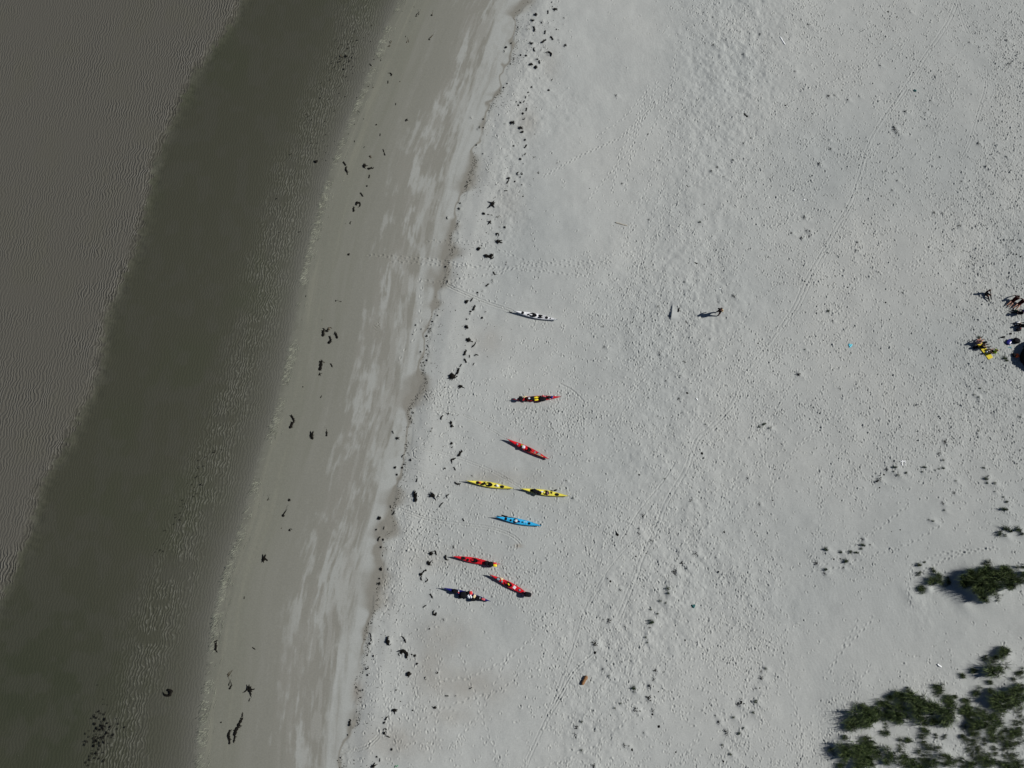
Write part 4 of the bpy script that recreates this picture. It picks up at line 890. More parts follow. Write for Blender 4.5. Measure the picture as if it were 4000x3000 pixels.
def where(u, v):
    x, y = at(u, v); best = None
    for n_, lu, lv in LAND:
        lx, ly = at(lu, lv); d = math.hypot(x - lx, y - ly)
        if best is None or d < best[0]: best = (d, n_, x - lx, y - ly)
    d, n_, dx, dy = best
    a, b = int(round(abs(dx))), int(round(abs(dy))); h = 'right' if dx > 0 else 'left'; w = 'above' if dy > 0 else 'below'
    if a == 0 and b == 0: return 'close beside ' + n_
    ma, mb_ = ('metre' if a == 1 else 'metres'), ('metre' if b == 1 else 'metres')
    if a == 0: return '%s %s %s %s' % (word(b), mb_, w, n_)
    if b == 0: return '%s %s %s of %s' % (word(a), ma, h, n_)
    return '%s %s %s, %s %s %s' % (word(a), ma, h, word(b), w, n_)
SHAPE = {'b': 'clump', 's': 'streak', 'c': 'curl', 'f': 'branch', 'g': 'wisp', 'k': 'strand'}
protos = {}
def proto(kind, i, maker, nvar):
    key = (maker.__name__, kind, i % nvar)
    if key not in protos: protos[key] = maker(kind, i % nvar + 1)
    return protos[key]
cnt = 0
for lst, zone in ((WEED, 0), (KELP, 1)):
    for i, (u, v, s, kind, ang) in enumerate(lst):
        x, y = at(u, v); me = proto(kind, i, weed_proto, 5 if kind != 'g' else 3)
        mt = M['weed'] if not (kind == 'g' or (kind == 'k' and zone)) else (M['weedb'] if zone else M['twig'])
        if zone and kind in 'kfc' : mt = M['weedb'] if i % 3 == 0 else M['weed']
        key = (me.name, mt.name)
        if key not in protos:
            m2 = me.copy(); m2.materials.clear(); m2.materials.append(mt); protos[key] = m2
        sea_ = x < float(L1(y)); wetz = x < float(L2(y)) - 2.5
        o = bpy.data.objects.new('seaweed_clump' if kind != 'k' else 'kelp_strand', protos[key]); COL.objects.link(o)
        z = max(gz(x, y), 0.0 if sea_ else -9) ; o.location = (x, y, z - .015)
        o.rotation_euler = (0, 0, ang if ang is not None else rnd.uniform(0, 6.28))
        sc = (1.13 if not zone else 1.0) * s * {'b': 1.15, 's': .95, 'c': 1.15, 'f': 1.05, 'g': 1.15, 'k': 1.0}[kind]
        o.scale = (sc, sc * rnd.uniform(.85, 1.1) if kind not in 's' else sc * 1.1, min(1, sc + .15))
        big = 'large' if s > .6 else ('small' if s < .3 else 'medium')
        wh = where(u, v)
        if sea_: lab = '%s seaweed %s in water, %s' % (big, SHAPE[kind], wh)
        elif wetz: lab = '%s seaweed %s on wet sand, %s' % (big, SHAPE[kind], wh)
        else: lab = '%s dark seaweed %s on sand, %s' % (big, SHAPE[kind], wh)
        tag(o, lab, 'seaweed', 'seaweed washed up along the beach'); cnt += 1
DK = {'d': ('weed_tuft', 'dark twiggy tuft on a hummock', 'beach debris', 'twiggy debris scattered over the upper beach'), 'h': ('debris_lump', 'little dark lump on dry sand', 'beach debris', 'twiggy debris scattered over the upper beach'),
      't': ('grass_tuft', 'green grass tuft in sand', 'grass tuft', 'grass tufts on the upper beach'), 'y': ('grass_tuft', 'sparse straw-coloured grass tuft', 'grass tuft', 'grass tufts on the upper beach')}
gm = {}
for k_ in 'ty':
    for j in range(4):
        me = grass_mesh(50 + j + (10 if k_ == 'y' else 0), 90 if k_ == 't' else 34, .42, .46, .9); me.materials.append(M['grassd'] if k_ == 't' else M['grassy']); gm[k_, j] = me
for i, (u, v, s, kind, ang) in enumerate(DRYBITS):
    x, y = at(u, v)
    if kind in 'dh':
        me = proto(kind, i, debris_proto, 5)
        if not me.materials: me.materials.append(M['weed'] if kind == 'h' else M['debris'])
        nm, lab, cat, grp = DK[kind]; sc = s * (.80 if kind == 'd' else .85)
    elif kind in 'ty':
        me = gm[kind, i % 4]; nm, lab, cat, grp = DK[kind]; sc = s * 1.0
    else:
        me = proto(kind, i, weed_proto, 5 if kind != 'g' else 3)
        if not me.materials: me.materials.append(M['weed'])
        nm, lab, cat, grp = 'driftwood_stick', 'dark stick on dry sand', 'driftwood', 'dark sticks on the upper beach'; sc = s
    o = bpy.data.objects.new(nm, me); COL.objects.link(o); o.location = (x, y, gz(x, y) - .01)
    o.rotation_euler = (0, 0, ang if ang is not None else (rnd.uniform(-.6, .6) if kind in 'ty' else rnd.uniform(0, 6.28))); o.scale = (sc, sc, sc * (.9 if kind in 'ty' else .8))
    tag(o, '%s, %s' % (lab, where(u, v)), cat, grp)

# dense dune grass: every clump an object of its own, some standing for the hummock's deep shadow
GR = []
def gl(ox, oy, sc, s):
    for e in s.split(';'):
        a = e.split(','); lt = a[2].endswith('y'); r_ = float(a[2].rstrip('y'))
        GR.append((ox + float(a[0]) / sc, oy + float(a[1]) / sc, r_ / sc / 38.0, lt))
gl(3200, 2500, 2.765, "1985,145,65;2010,110,40;1900,190,30;1790,200,30y;1880,300,105;1860,260,60y;1960,330,50;1675,335,42;1545,390,36;1280,525,55;1300,490,35;1265,590,40y;1410,640,60;1390,660,60;1460,615,30;430,730,55y;605,715,75;730,705,50;690,700,40;840,590,50;760,625,40;960,560,38;955,530,25y;1000,640,110;1100,690,110;1200,750,110;870,620,70;1300,750,100;1380,790,90;1400,700,60;900,790,110;820,820,70;860,870,60;430,810,110;560,800,80;500,770,70;400,900,90;340,920,60;500,900,70;680,810,70;610,830,50;1050,830,90;1130,880,50y;1240,890,60;1340,900,55;710,1000,45;720,930,30y;1140,985,50;290,1050,36;970,1090,42;880,1120,50y;240,1150,70;300,1170,90;430,1200,90;550,1090,80;570,1180,80;480,1290,100;400,1280,70;450,1350,80;540,1320,60;270,1270,50y;240,1360,50;620,1240,60;750,1220,70;740,1300,50;140,1200,40y;890,1220,50y;860,1330,50y;1130,1080,55y;1180,1200,60y;1100,1250,60y;1250,1170,40y;1040,1310,45;1170,1330,50y;1380,1290,60;1340,1330,35;1700,545,50;1580,660,50;1620,720,50;1600,780,80;1520,780,28;1740,770,55;1680,790,40;1600,840,45;1850,540,40;1900,640,95;1930,740,80;1850,680,60;1910,810,50;1960,600,60;2050,720,55;2080,560,90;2150,520,70;2180,600,70;2120,650,70;2070,640,60;1820,900,100;1700,920,80;1650,930,60;1900,870,70;1860,940,60;1650,980,50y;1550,1030,28;1650,1010,35;1840,460,32;2160,380,40y;2180,330,36;2150,760,50y;2150,930,60y;2180,1050,60y;2050,1000,60y;1950,1050,60y;1700,1130,60y;1600,1100,50y;1750,1230,60y;1700,1290,50y;1900,1200,50y;1950,1350,36y;2000,1220,50y;1350,1050,26y;1260,1040,26y;2090,1080,50y;2180,860,50y;1560,940,30y;1780,1100,40y;2100,440,35y;1250,1310,60;1300,1250,50y;920,1280,60;960,1350,60;1120,1350,60;1450,1340,50y;1560,1340,60y;1650,1350,60;1780,1330,70;1850,1290,60;2050,1330,70;2130,1280,70y;2170,1350,70;2080,1150,60y;1850,1060,60;2000,1100,60;2120,980,60;1700,1040,50y;1640,1200,50y")
gl(3400, 2100, 3.687, "900,640,90;960,560,60;900,470,36;985,600,60;730,760,60;760,720,50;700,530,40y;1110,650,45;1050,680,45y;1480,600,130;1400,620,80;1350,610,115;1345,680,80;1400,520,70;1420,560,90;1470,720,80;1520,800,70;1450,660,90;1560,520,100;1650,480,90;1560,700,130;1580,830,90;1640,780,80;1700,600,130;1720,720,90;1850,520,110;1850,640,120;1780,480,80;1950,520,80;1990,600,110;1980,700,70;1690,380,50y;1900,430,60;2080,590,90;2180,540,80;2180,610,60y;1780,800,60y;1800,880,45y;2000,740,45y;2170,410,40;2080,450,40y;1930,1610,75;1960,1640,50;1120,600,30y;1620,900,45;1640,400,40y;690,400,30y")  # dense clumps at the hummock's left edge added to stand for its deep shadow
DG = []
for j in range(6): me = grass_mesh(200 + j, 330, 1.35, .98, 1.0); me.materials.append(M['grassd']); dry_blades(me, M['grassl'], .22, j); DG.append(me)
DY = []
for j in range(4): me = grass_mesh(300 + j, 230, 1.6, .78, 1.15); me.materials.append(M['grassy']); dry_blades(me, M['grassd'], .5, j); DY.append(me)
for i, (u, v, r_, lt) in enumerate(GR):
    x, y = at(u, v); me = (DY if lt else DG)[i % (4 if lt else 6)]
    o = bpy.data.objects.new('marram_tuft', me); COL.objects.link(o); o.location = (x, y, gz(x, y) - .02); o.rotation_euler = (0, 0, rnd.uniform(-.5, .5))
    sc = r_ * 1.0; o.scale = (sc, sc, max(.45, min(1.1, sc * 1.0)) * (1.75 if u > 3740 and 2220 < v < 2400 and not lt else 1.15))
    tag(o, '%s%s grass clump, %s' % ('broad ' if r_ > .8 else ('small ' if r_ < .45 else ''), 'sparse straw-coloured' if lt else 'dense green', where(u, v)), 'grass clump', 'dune grass clumps at the lower right')  # includes the clumps added to stand for the hummock's deep shadow

# scraps of weed too many to count in the shallows
mb = MB(); r_ = prng(5)
for _ in range(300):
    big_ = .75
    if _ < 120: u, v = 392 + r_.gauss(0, 26) + 3, 2870 + r_.gauss(0, 62); u += (2870 - v) * .12
    elif _ < 170: t = r_.random(); u, v = 840 - 230 * t + r_.gauss(0, 18), 1745 + 440 * t + r_.gauss(0, 14); big_ = .45
    elif _ < 215: u, v = 1350 + r_.gauss(0, 22), 225 + r_.gauss(0, 34); big_ = .5
    else: t = r_.random(); u, v = 1400 - 180 * t + r_.gauss(0, 50), 100 + 540 * t; big_ = .4
    x, y = at(u, v); s = r_.uniform(.06, .22) * big_; a = r_.uniform(.5, 1.6)
    mb.tube([(x - s * math.cos(a), y - s * math.sin(a), .01), (x, y, .035), (x + s * math.cos(a + .5), y + s * math.sin(a + .5), .01)], [.03, s * .42, .02], 5, .4)
tag(mb.done('weed_scraps', M['weed']), 'dark scraps of seaweed scattered in the shallow water', 'seaweed scraps', kind='stuff')

# fine wrack: flecks too many to count along the last tide line and the line above it
mb = MB(); r_ = prng(21)
for _ in range(3400):
    yy = r_.uniform(-17, 74); cl = float(fbm(np.array([yy / 1.6]), np.array([7.7]), 3, 140)[0])
    if r_.random() > (cl * 2.0 - .45): continue
    lb = (float(fbm(np.array([float(L2(yy)) / 2]), np.array([yy / 2.2]), 3, 71)[0]) - .5) * 1.7
    xx = float(L2(yy)) - .1 - lb + r_.gauss(0, .16) if r_.random() < .62 else float(L2(yy)) + abs(r_.gauss(0, 2.6)) + .5
    s_ = r_.uniform(.02, .075) * (1.5 if r_.random() < .12 else 1); a = r_.uniform(0, 3.14); z = gz(xx, yy)
    mb.tube([(xx - s_ * math.cos(a), yy - s_ * math.sin(a), z), (xx, yy, z + .02), (xx + s_ * math.cos(a + .5), yy + s_ * math.sin(a + .5), z)], [.012, s_ * .42, .01], 4, .6)
tag(mb.done('wrack_crumbs', M['weed']), 'fine dark crumbs of wrack along the tide line', 'seaweed crumbs', kind='stuff')

# lacy foam left along the waterline
mb = MB(); r_ = prng(9)
for i in range(2400):
    yy = r_.uniform(-17, 74); cl = fbm(np.array([yy / 2.2]), np.array([3.3]), 3, 120)[0]
    if cl < .34 + .2 * r_.random(): continue
    xx = float(L1(yy)) + abs(r_.gauss(0, .55)) - .30; a = R(r_.gauss(32, 11)) if xx < float(L1(yy)) + .35 else R(r_.gauss(74, 6))
    l = r_.uniform(.12, .48); w = r_.uniform(.008, .026)
    z = max(0.0, float(base(xx, yy)) + .006) + .012
    mb.tube([(xx - l * math.cos(a), yy - l * math.sin(a), z - .004), (xx, yy + .008, z), (xx + l * math.cos(a), yy + l * math.sin(a), z - .002)], [.006, w, .008], 5, .25)
tag(mb.done('sea_foam', M['foam']), 'thin lacy foam along the edge of the water', 'foam', kind='stuff')

# ================================================================ single finds on the sand
def ground_put(o, u, v, rz=0.0, dz=0.0, h=0.0):
    x, y = at(u, v, h); o.location = (x, y, gz(x, y) + dz); o.rotation_euler = (0, 0, rz); return o
def plank(name, label, cat, m, size, u, v, rz, seed=1, dz=.0):
    r2 = prng(seed); n = 14; vs = []; fs = []
    for i in range(n + 1):
        f = i / n - .5; w = size[1] / 2 * (1 + r2.uniform(-.18, .18)) * (1 - .5 * abs(2 * f) ** 6)
        zz = size[2] * (1 + r2.uniform(-.1, .1)); by = r2.uniform(-.01, .01)
        for yy, z in ((-w, 0), (-w * .9, zz), (0, zz * 1.12), (w * .9, zz), (w, 0)): vs.append((f * size[0], yy + by, z - .01))
    for i in range(n):
        for j in range(4): a = i * 5 + j; fs.append((a, a + 5, a + 6, a + 1))
    fs += [(0, 1, 2, 3, 4), tuple(n * 5 + q for q in (4, 3, 2, 1, 0))]
    o = new_obj(name, mesh_from(vs, fs), M[m]); tag(o, label, cat); return ground_put(o, u, v, rz, dz)
plank('driftwood_board', 'pale weathered driftwood board alone on smooth sand near the footprints', 'driftwood', 'wood', (1.45,.12,.06), 2427,875, R(-17), 1)
plank('driftwood_board', 'straight pale board near the top of the photo, tilted on trodden sand', 'driftwood', 'whitep', (1.25,.13,.07), 3056,160, R(-66), 2)
plank('driftwood_log', 'rusty brown split log with a black shadow, low on the beach', 'driftwood', 'rust', (.95,.34,.20), 2283,2657, R(58), 3)
for (u, v, l, a, lb) in [(3521,1809,.62,80,'left narrow piece of the pale broken board'),(3533,1808,.60,84,'right wider piece of the pale broken board'),(3524,1803,.62,4,'cross piece of the pale broken board')]:
    plank('broken_board', lb + ' above the dark debris patch', 'driftwood', 'whitep', (l,.14 if 'right' in lb else .08,.05), u, v, R(a), int(u))
plank('white_plank', 'short bright white plank lying above the dense dune grass', 'plank', 'whitep', (.45,.14,.05), 3668,2600, R(-35), 5)
plank('white_plank', 'thin white plank among the sparse grass near the bottom edge', 'plank', 'whitep', (.42,.09,.05), 3759,2970, R(-38), 6)
plank('white_shard', 'tiny white shard on the sand above the wind-cut ridge', 'litter', 'whitep', (.16,.12,.05), 2812,1128, 0, 7)
plank('white_shard', 'tiny white speck of litter on trodden sand near the upper right track', 'litter', 'whitep', (.20,.16,.06), 3141,781, 0, 8)
plank('white_shard', 'small white shell-like scrap right of the laden red kayak', 'litter', 'whitep', (.24,.12,.05), 2721,1560, R(-60), 9)
plank('half_buried_stick', 'dark stick standing out of the sand, left of the pale hummock', 'driftwood', 'weed', (.5,.05,.05), 2410,2083, R(-60), 10)
o = cloth('plastic_sheet', 'turquoise plastic sheet lying crumpled on the open sand', 'cyan', (.44,.42,.06), 41, 'plastic sheet'); ground_put(o, 3320,1350, R(30), .01)
o = cloth('net_scrap', 'dark teal scrap of net caught in the sand near the top right', 'tealn', (.38,.34,.14), 42, 'net'); ground_put(o, 3573,355, R(30))
o = cloth('net_scrap', 'teal tangle of net on the sand right of the straw grass tufts', 'tealn', (.40,.36,.14), 43, 'net'); ground_put(o, 2708,2368, R(10))
mb = MB().tube([(-.15,-.1,.02),(-.05,.08,.05),(.06,-.02,.03),(.16,.12,.02)], .025, 6); tag(mb.done('rope_scrap', M['algae']), 'bright green scrap of rope at the bottom edge of the photo', 'rope'); ground_put(bpy.data.objects['rope_scrap'], 1548, 2993)

# ================================================================ people
def person(label, u, v, face, pose, top='dark', legs='dark', hair='hair', hatm=None, skin='skin', arms_bare=False, legs_bare=True, knee=.28, lean=0.0, spread=.12, foot=1.0, armpose='knees'):
    """one continuous skinned body; joints in metres, facing +x"""
    if pose == 'stand':
        J = dict(pel=(0,0,.93), bel=(.01,0,1.08), che=(.0,0,1.28), nec=(.01,0,1.46), hea=(.03,0,1.58), hat=(.03,0,1.69))
        for s, q in ((1,'l'),(-1,'r')):
            st = .16 * s
            J['sho'+q] = (0,.17*s,1.40); J['elb'+q] = (.03+.05*s,.25*s,1.14); J['wri'+q] = (.16,.22*s,.96)
            J['hip'+q] = (0,.09*s,.88); J['kne'+q] = (.04+st*.7,.10*s,.49); J['ank'+q] = (st,.10*s,.09); J['toe'+q] = (st+.15,.11*s,.045)
    else:
        J = dict(pel=(0,0,.12), bel=(-.05-lean*.2,0,.27), che=(-.08-lean*.5,0,.46), nec=(-.07-lean,0,.63), hea=(-.03-lean,0,.74), hat=(-.02-lean,0,.85))
        for s, q in ((1,'l'),(-1,'r')):
            kh = knee * (1 if s > 0 else .75)
            J['sho'+q] = (-.08-lean*.8,.17*s,.57)
            if armpose == 'knees': J['elb'+q] = (.08,.25*s,.38); J['wri'+q] = (.30,.16*s,.34 + kh*.2)
            elif armpose == 'back': J['elb'+q] = (-.26-lean,.24*s,.33); J['wri'+q] = (-.38-lean,.25*s,.07)
            else: J['elb'+q] = (.10,.28*s,.46); J['wri'+q] = (.22,.12*s,.62)
            J['hip'+q] = (.04,.09*s,.12); th = math.sqrt(max(.02, .43**2 - (kh-.12)**2 - (spread-.09)**2)); J['kne'+q] = (.04+th,spread*s,kh)
            sh = math.sqrt(max(.02, .42**2 - (kh-.08)**2)); J['ank'+q] = (.04+th+sh*foot,(spread+.02)*s,.08); J['toe'+q] = (J['ank'+q][0]+.10,J['ank'+q][1],.17)
    E = [('pel','bel'),('bel','che'),('che','nec'),('nec','hea'),('hea','hat')]
    for q in 'lr': E += [('che','sho'+q),('sho'+q,'elb'+q),('elb'+q,'wri'+q),('pel','hip'+q),('hip'+q,'kne'+q),('kne'+q,'ank'+q),('ank'+q,'toe'+q)]
    rad = dict(pel=.15, bel=.145, che=.165, nec=.058, hea=.10, hat=.064, sho=.082, elb=.056, wri=.036, hip=.112, kne=.075, ank=.048, toe=.036)
    names = list(J); V = [Vector(J[n_]) for n_ in names]
    me = bpy.data.meshes.new('body'); me.from_pydata(V, [(names.index(a), names.index(b)) for a, b in E], [])
    tmp = bpy.data.objects.new('body_tmp', me); COL.objects.link(tmp)
    tmp.modifiers.new('skin', 'SKIN'); sb = tmp.modifiers.new('sub', 'SUBSURF'); sb.levels = 1; sb.render_levels = 1
    sk = me.skin_vertices[0].data
    for i, n_ in enumerate(names):
        r_ = rad[n_[:3]]; sk[i].radius = (r_ * (1.15 if n_ in ('pel', 'che', 'bel') else 1), r_ * (.8 if n_ in ('che', 'pel', 'bel') else 1)); sk[i].use_root = n_ == 'pel'
    dg = bpy.context.evaluated_depsgraph_get(); bm = bmesh.new(); bm.from_mesh(bpy.data.meshes.new_from_object(tmp.evaluated_get(dg)))
    bpy.data.objects.remove(tmp)
    # nose, ears, hands with five fingers
    def add_tube(pts, r, n=6):
        t_ = MB().tube(pts, r, n); vv_ = [bm.verts.new(p) for p in t_.v]
        for f in t_.f:
            try: bm.faces.new([vv_[i] for i in f])
            except ValueError: pass
    h = Vector(J['hea'])
    add_tube([h + Vector((.075,0,.03)), h + Vector((.112,0,-.005))], [.008,.014])
    for s in (-1,1): add_tube([h + Vector((0,.088*s,.03)), h + Vector((-.008,.107*s,.01)), h + Vector((0,.09*s,-.02))], .010)
    for q, s in (('l',1),('r',-1)):
        w = Vector(J['wri'+q]); d = (w - Vector(J['elb'+q])).normalized(); sd_ = Vector((0,0,1)).cross(d)
        if sd_.length < .1: sd_ = Vector((0,1,0))
        sd_.normalize(); up_ = d.cross(sd_)
        pc = w + d * .05
        add_tube([w - d*.01, w + d*.03, pc + d*.04], [.030,.040,.034], 8)
        for f_i, (off, ln) in enumerate(((-.027,.062),(-.009,.075),(.009,.070),(.027,.055))):
            p0 = pc + d*.035 + sd_*off; add_tube([p0, p0 + d*ln*.5 - up_*.006, p0 + d*ln - up_*.028], [.0095,.009,.007], 5)
        p0 = w + d*.03 - sd_*.03*s; add_tube([p0, p0 + d*.03 - sd_*.022*s, p0 + d*.062 - sd_*.026*s - up_*.01], [.011,.010,.008], 5)
    keys = {n_: Vector(J[n_]) for n_ in names}
    segs = [(a, b) for a, b in E]
    out_me = bpy.data.meshes.new('body')
    for f in bm.faces:
        c = f.calc_center_median(); best = None
        for a, b in segs:
            pa, pb_ = keys[a], keys[b]; ab = pb_ - pa; t_ = max(0, min(1, (c - pa).dot(ab) / ab.length_squared)); dd = (c - pa - ab * t_).length
            if best is None or dd < best[0]: best = (dd, a, b, t_)
        a, b, t_ = best[1:]
        g = 0
        if b[:3] in ('bel','che','sho') or (b == 'nec' and t_ < .6) : g = 1
        if b[:3] == 'elb': g = 1 if (t_ < .6 or not arms_bare) else 0
        if b[:3] == 'wri': g = 0 if arms_bare else (1 if t_ < .9 else 0)
        if b[:3] in ('hip',) or (b == 'bel' and t_ < .35): g = 2
        if b[:3] == 'kne': g = 2 if (t_ < .75 or not legs_bare) else 0
        if b[:3] == 'ank': g = 0 if legs_bare else 2
        if b[:3] == 'toe': g = 3
        f.material_index = g; f.smooth = True
    bm.to_mesh(out_me); bm.free()
    for mm in (skin, top, legs, 'black'): out_me.materials.append(M[mm])
    x, y = at(u, v); root = empty('person', (x, y, gz(x, y) - .01), face, label, 'person'); root.scale = (1.1, 1.12, 1.12) if pose != 'stand' else (1.25, 1.22, 1.04)
    body = new_obj('body', out_me, None, root)
    hc = Vector(J['hea']) + (Vector(J['hat']) - h) * .30
    MB().blob((hc.x - .018, 0, hc.z + .035), (.225,.205,.20), 6, 14, .04, 2, 3).done('hair', M[hair], root)
    if hatm:
        d_ = .32; vs = []; fs = []; n = 18
        for r_, z in ((.5,0),(.33,.02),(.30,.09),(.2,.13),(.001,.14)):
            for a in range(n): th = 2*math.pi*a/n; vs.append((hc.x + r_*d_*math.cos(th), r_*d_*math.sin(th), hc.z + .055 + z))
        for i in range(4):
            for a in range(n): fs.append((i*n+a, i*n+(a+1)%n, (i+1)*n+(a+1)%n, (i+1)*n+a))
        MB().add(vs, fs).done('hat', M[hatm], root)
    # collar and waistband keep the clothes separate from the skin
    nk = Vector(J['nec']); MB().tube([(nk.x + .062*math.cos(a*math.pi/8), .075*math.sin(a*math.pi/8), nk.z - .035) for a in range(17)], .014, 5).done('collar', M[top], root)
    return root
def px_dir(u0, v0, u1, v1):
    a = at(u0, v0); b = at(u1, v1); return math.atan2(b[1] - a[1], b[0] - a[0])
person('person in dark clothes walking alone on the open sand, carrying a cream bundle', 2803,1227, R(60), 'stand', 'dark', 'maroon', 'hair', None, legs_bare=False)
px0 = at(2803,1227)
o = bag('cream bundle carried on the shoulder of the lone walker', 'cream', (.30,.17,.16), 51, roll=False, name='carried_bundle', cat='bundle'); o.location = (px0[0] + .20, px0[1] - .10, gz(*px0) + 1.30); o.rotation_euler = (0, 0, 1.2)
SIT = dict(pose='sit')
person('seated person in black top with white stripe, left of the red-clad sitters', 3849,1147, px_dir(3849,1147,3868,1178), 'sit', 'dark', 'dark', 'hair', None, knee=.34, armpose='knees', legs_bare=False)
o = cloth('towel', 'narrow white cloth lying over the shoulder of the upper left sitter', 'whitep', (.36,.12,.06), 52, 'towel'); x, y = at(3849,1147); o.location = (x - .0, y + .05, gz(x, y) + .60); o.rotation_euler = (0, 0, 1.5)
person('seated person in dark red clothes leaning back, upper of two at the right edge', 3954,1176, px_dir(3958,1170,3934,1195), 'sit', 'maroon', 'maroon', 'hair', None, knee=.22, lean=.16, armpose='back')
person('seated person in dark red clothes, legs stretched, lower of two at the right edge', 3979,1187, px_dir(3979,1187,3955,1211), 'sit', 'maroon', 'maroon', 'hair', None, knee=.25, lean=.12, armpose='back')
person('seated person wearing a dark blue hat at the right edge of the photo', 3979,1226, px_dir(3979,1226,3946,1218), 'sit', 'dark', 'dark', 'hair', 'bluec', knee=.30, legs_bare=False)
person('person in dark clothes sitting below the one with the blue hat', 3990,1275, px_dir(3990,1275,3955,1268), 'sit', 'dark', 'dark', 'hair', None, knee=.34, legs_bare=False)
o = cloth('towel', 'white towel beside the lower dark-clad sitter at the right edge', 'whitep', (.62,.26,.16), 53, 'towel'); ground_put(o, 3972,1262, R(35), .10)
person('seated person in mauve top with bare arms, upper left of the yellow mat', 3812,1342, px_dir(3812,1342,3838,1322), 'sit', 'mauve', 'mauve', 'hair', None, knee=.34, arms_bare=True, armpose='knees')
person('person in dark clothes sitting on the upper end of the yellow mat', 3829,1358, px_dir(3829,1358,3880,1346), 'sit', 'dark', 'dark', 'hair', None, knee=.30, legs_bare=False)
person('person in lime shirt and dark shorts kneeling over the yellow mat', 3875,1378, px_dir(3875,1378,3845,1370), 'sit', 'lime', 'dark', 'fair', None, knee=.42, foot=.45, arms_bare=True)
# mat: from (3826,1345) to (3865,1403)
e = empty('foam_mat', (0,0,0), 0, 'long yellow foam sleeping mat spread on the sand', 'mat')
mb = MB()
for i in range(12): mb.add([(x_, y_, z_) for x_ in ((i-6)*.165, (i-5)*.165) for y_ in (-.29,.29) for z_ in (.0, .022 + .004*math.sin(i))], [(0,1,3,2),(4,6,7,5),(0,4,5,1),(2,3,7,6),(1,5,7,3)])
mb.done('mat_surface', M['mat_y'], e, False); MB().tube([(.99,-.29,.012),(.99,.29,.012)], .014, 6).done('edge_binding', M['lifey'], e)
a0, a1 = at(3824,1342), at(3869,1401); e.location = ((a0[0]+a1[0])/2, (a0[1]+a1[1])/2, max(gz(a0[0]+(a1[0]-a0[0])*q+w_, a0[1]+(a1[1]-a0[1])*q+w_) for q in [i/16 for i in range(17)] for w_ in (-.3,-.15,0,.15,.3)) + .002); e.rotation_euler = (0,0,math.atan2(a1[1]-a0[1], a1[0]-a0[0]))
ground_put(hat('round white hat lying on the yellow mat', 'whitep', .27), 3852,1376, 0, .06)
ground_put(hat('tiny white cup beside the lime-shirted person', 'whitep', .12, 'cup'), 3880,1367, 0, .02)
for lb, mm, sz, u, v, rz, sd_ in [('small black bag between the yellow mat and the black tent', 'dark', (.36,.2,.2), 3917,1318, .1, 60), ('black bag with a red corner below the towel at the right', 'dark', (.44,.36,.28), 3976,1289, 0, 61),
        ('tiny black pouch below the black bag with a red corner', 'dark', (.24,.2,.14), 3947,1304, 0, 62), ('flat dark blue bag left of the square black one near the tent', 'navy', (.62,.5,.18), 3938,1338, R(50), 63),
        ('square black box bag beside the tent', 'dark', (.62,.55,.40), 3966,1333, R(-25), 64), ('orange bag with crumpled top beside the tent', 'orange', (.40,.42,.34), 3969,1391, .4, 65),
        ('black bag left of the orange bag', 'dark', (.34,.42,.24), 3958,1388, .2, 66), ('dark backpack lying above the yellow mat', 'dark', (.5,.36,.3), 3807,1358, .3, 67), ('small dark bag left of the yellow mat', 'dark', (.34,.26,.2), 3846,1339, .3, 68),
        ('olive bag next to the seated pair at the right edge', 'green', (.34,.28,.2), 3966,1216, .3, 69)]:
    ground_put(bag(lb, mm, sz, sd_, roll=sz[0] > .4, name='bag'), u, v, rz)
o = cloth('towel', 'narrow teal towel rolled on the sand left of the tent', 'teal', (.42,.12,.05), 70, 'towel'); ground_put(o, 3943,1357, R(10), .01)
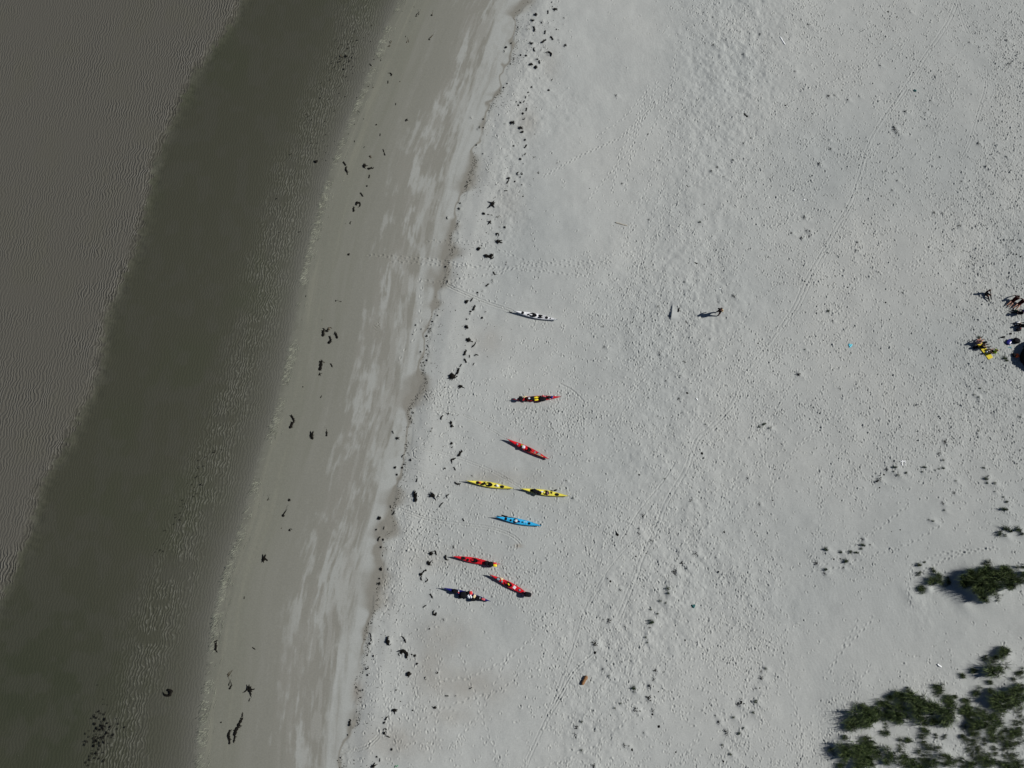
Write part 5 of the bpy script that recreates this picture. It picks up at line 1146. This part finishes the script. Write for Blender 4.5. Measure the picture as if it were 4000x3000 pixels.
o = cloth('red_cloth', 'small red cloth on the black bag at the right edge', 'lifer', (.16,.14,.06), 71, 'cloth'); ground_put(o, 3981,1285, 0, .26)
for (u, v, s) in ((3924,1400,.55),(3932,1409,.4),(3823,1318,.35)):
    x, y = at(u, v); o = bpy.data.objects.new('grass_tuft', gm['t', 1]); COL.objects.link(o); o.location = (x, y, gz(x, y)); o.scale = (s*1.3, s*1.3, s)
    tag(o, 'green grass tuft %s the yellow mat' % ('above' if v < 1350 else ('lower right of' if v < 1405 else 'further lower right of')), 'grass tuft', 'grass tufts on the upper beach')
# dark dome tent, mostly beyond the right edge
x, y = at(4044,1398); e = empty('dome_tent', (x, y, gz(x, y)), .2, 'black dome tent cut off by the right edge, casting a wide shadow', 'tent')
vs = []; fs = []; n = 24
for i in range(9):
    ph = i / 8 * math.pi / 2
    for a in range(n):
        th = 2*math.pi*a/n; rr = 1.62 * math.cos(ph) ** .8 * (1 + .10 * math.cos(4*th)) ; vs.append((rr*math.cos(th), rr*math.sin(th)*1.12, 1.55*math.sin(ph) ** .9))
for i in range(8):
    for a in range(n): fs.append((i*n+a, i*n+(a+1)%n, (i+1)*n+(a+1)%n, (i+1)*n+a))
MB().add(vs, fs).done('canopy', M['dark'], e)
for a0 in (R(45), R(135)):
    MB().tube([(1.78*math.cos(t_)*math.cos(a0), 1.85*math.cos(t_)*math.sin(a0), 1.60*abs(math.sin(t_))**.9) for t_ in [math.pi*i/14 for i in range(15)]], .014, 5).done('tent_pole', M['grey'], e)
print('objects', len(bpy.data.objects), 'weed', cnt, 'dry', len(DRYBITS), 'grass', len(GR))

# of two like neighbours, say which is the larger
by = {}
for o in list(bpy.data.objects):
    if o.parent is None and 'label' in o: by.setdefault(o['label'], []).append(o)
for lab, v in by.items():
    if 2 <= len(v) <= 4 and len(lab.replace('-', ' ').split()) < 16:
        v.sort(key=lambda o: o.scale[0])
        for o, w in zip(v, {2: ('lesser', 'larger'), 3: ('smallest', 'middling', 'largest'), 4: ('smallest', 'lesser', 'larger', 'largest')}[len(v)]): o['label'] = w + ' ' + lab
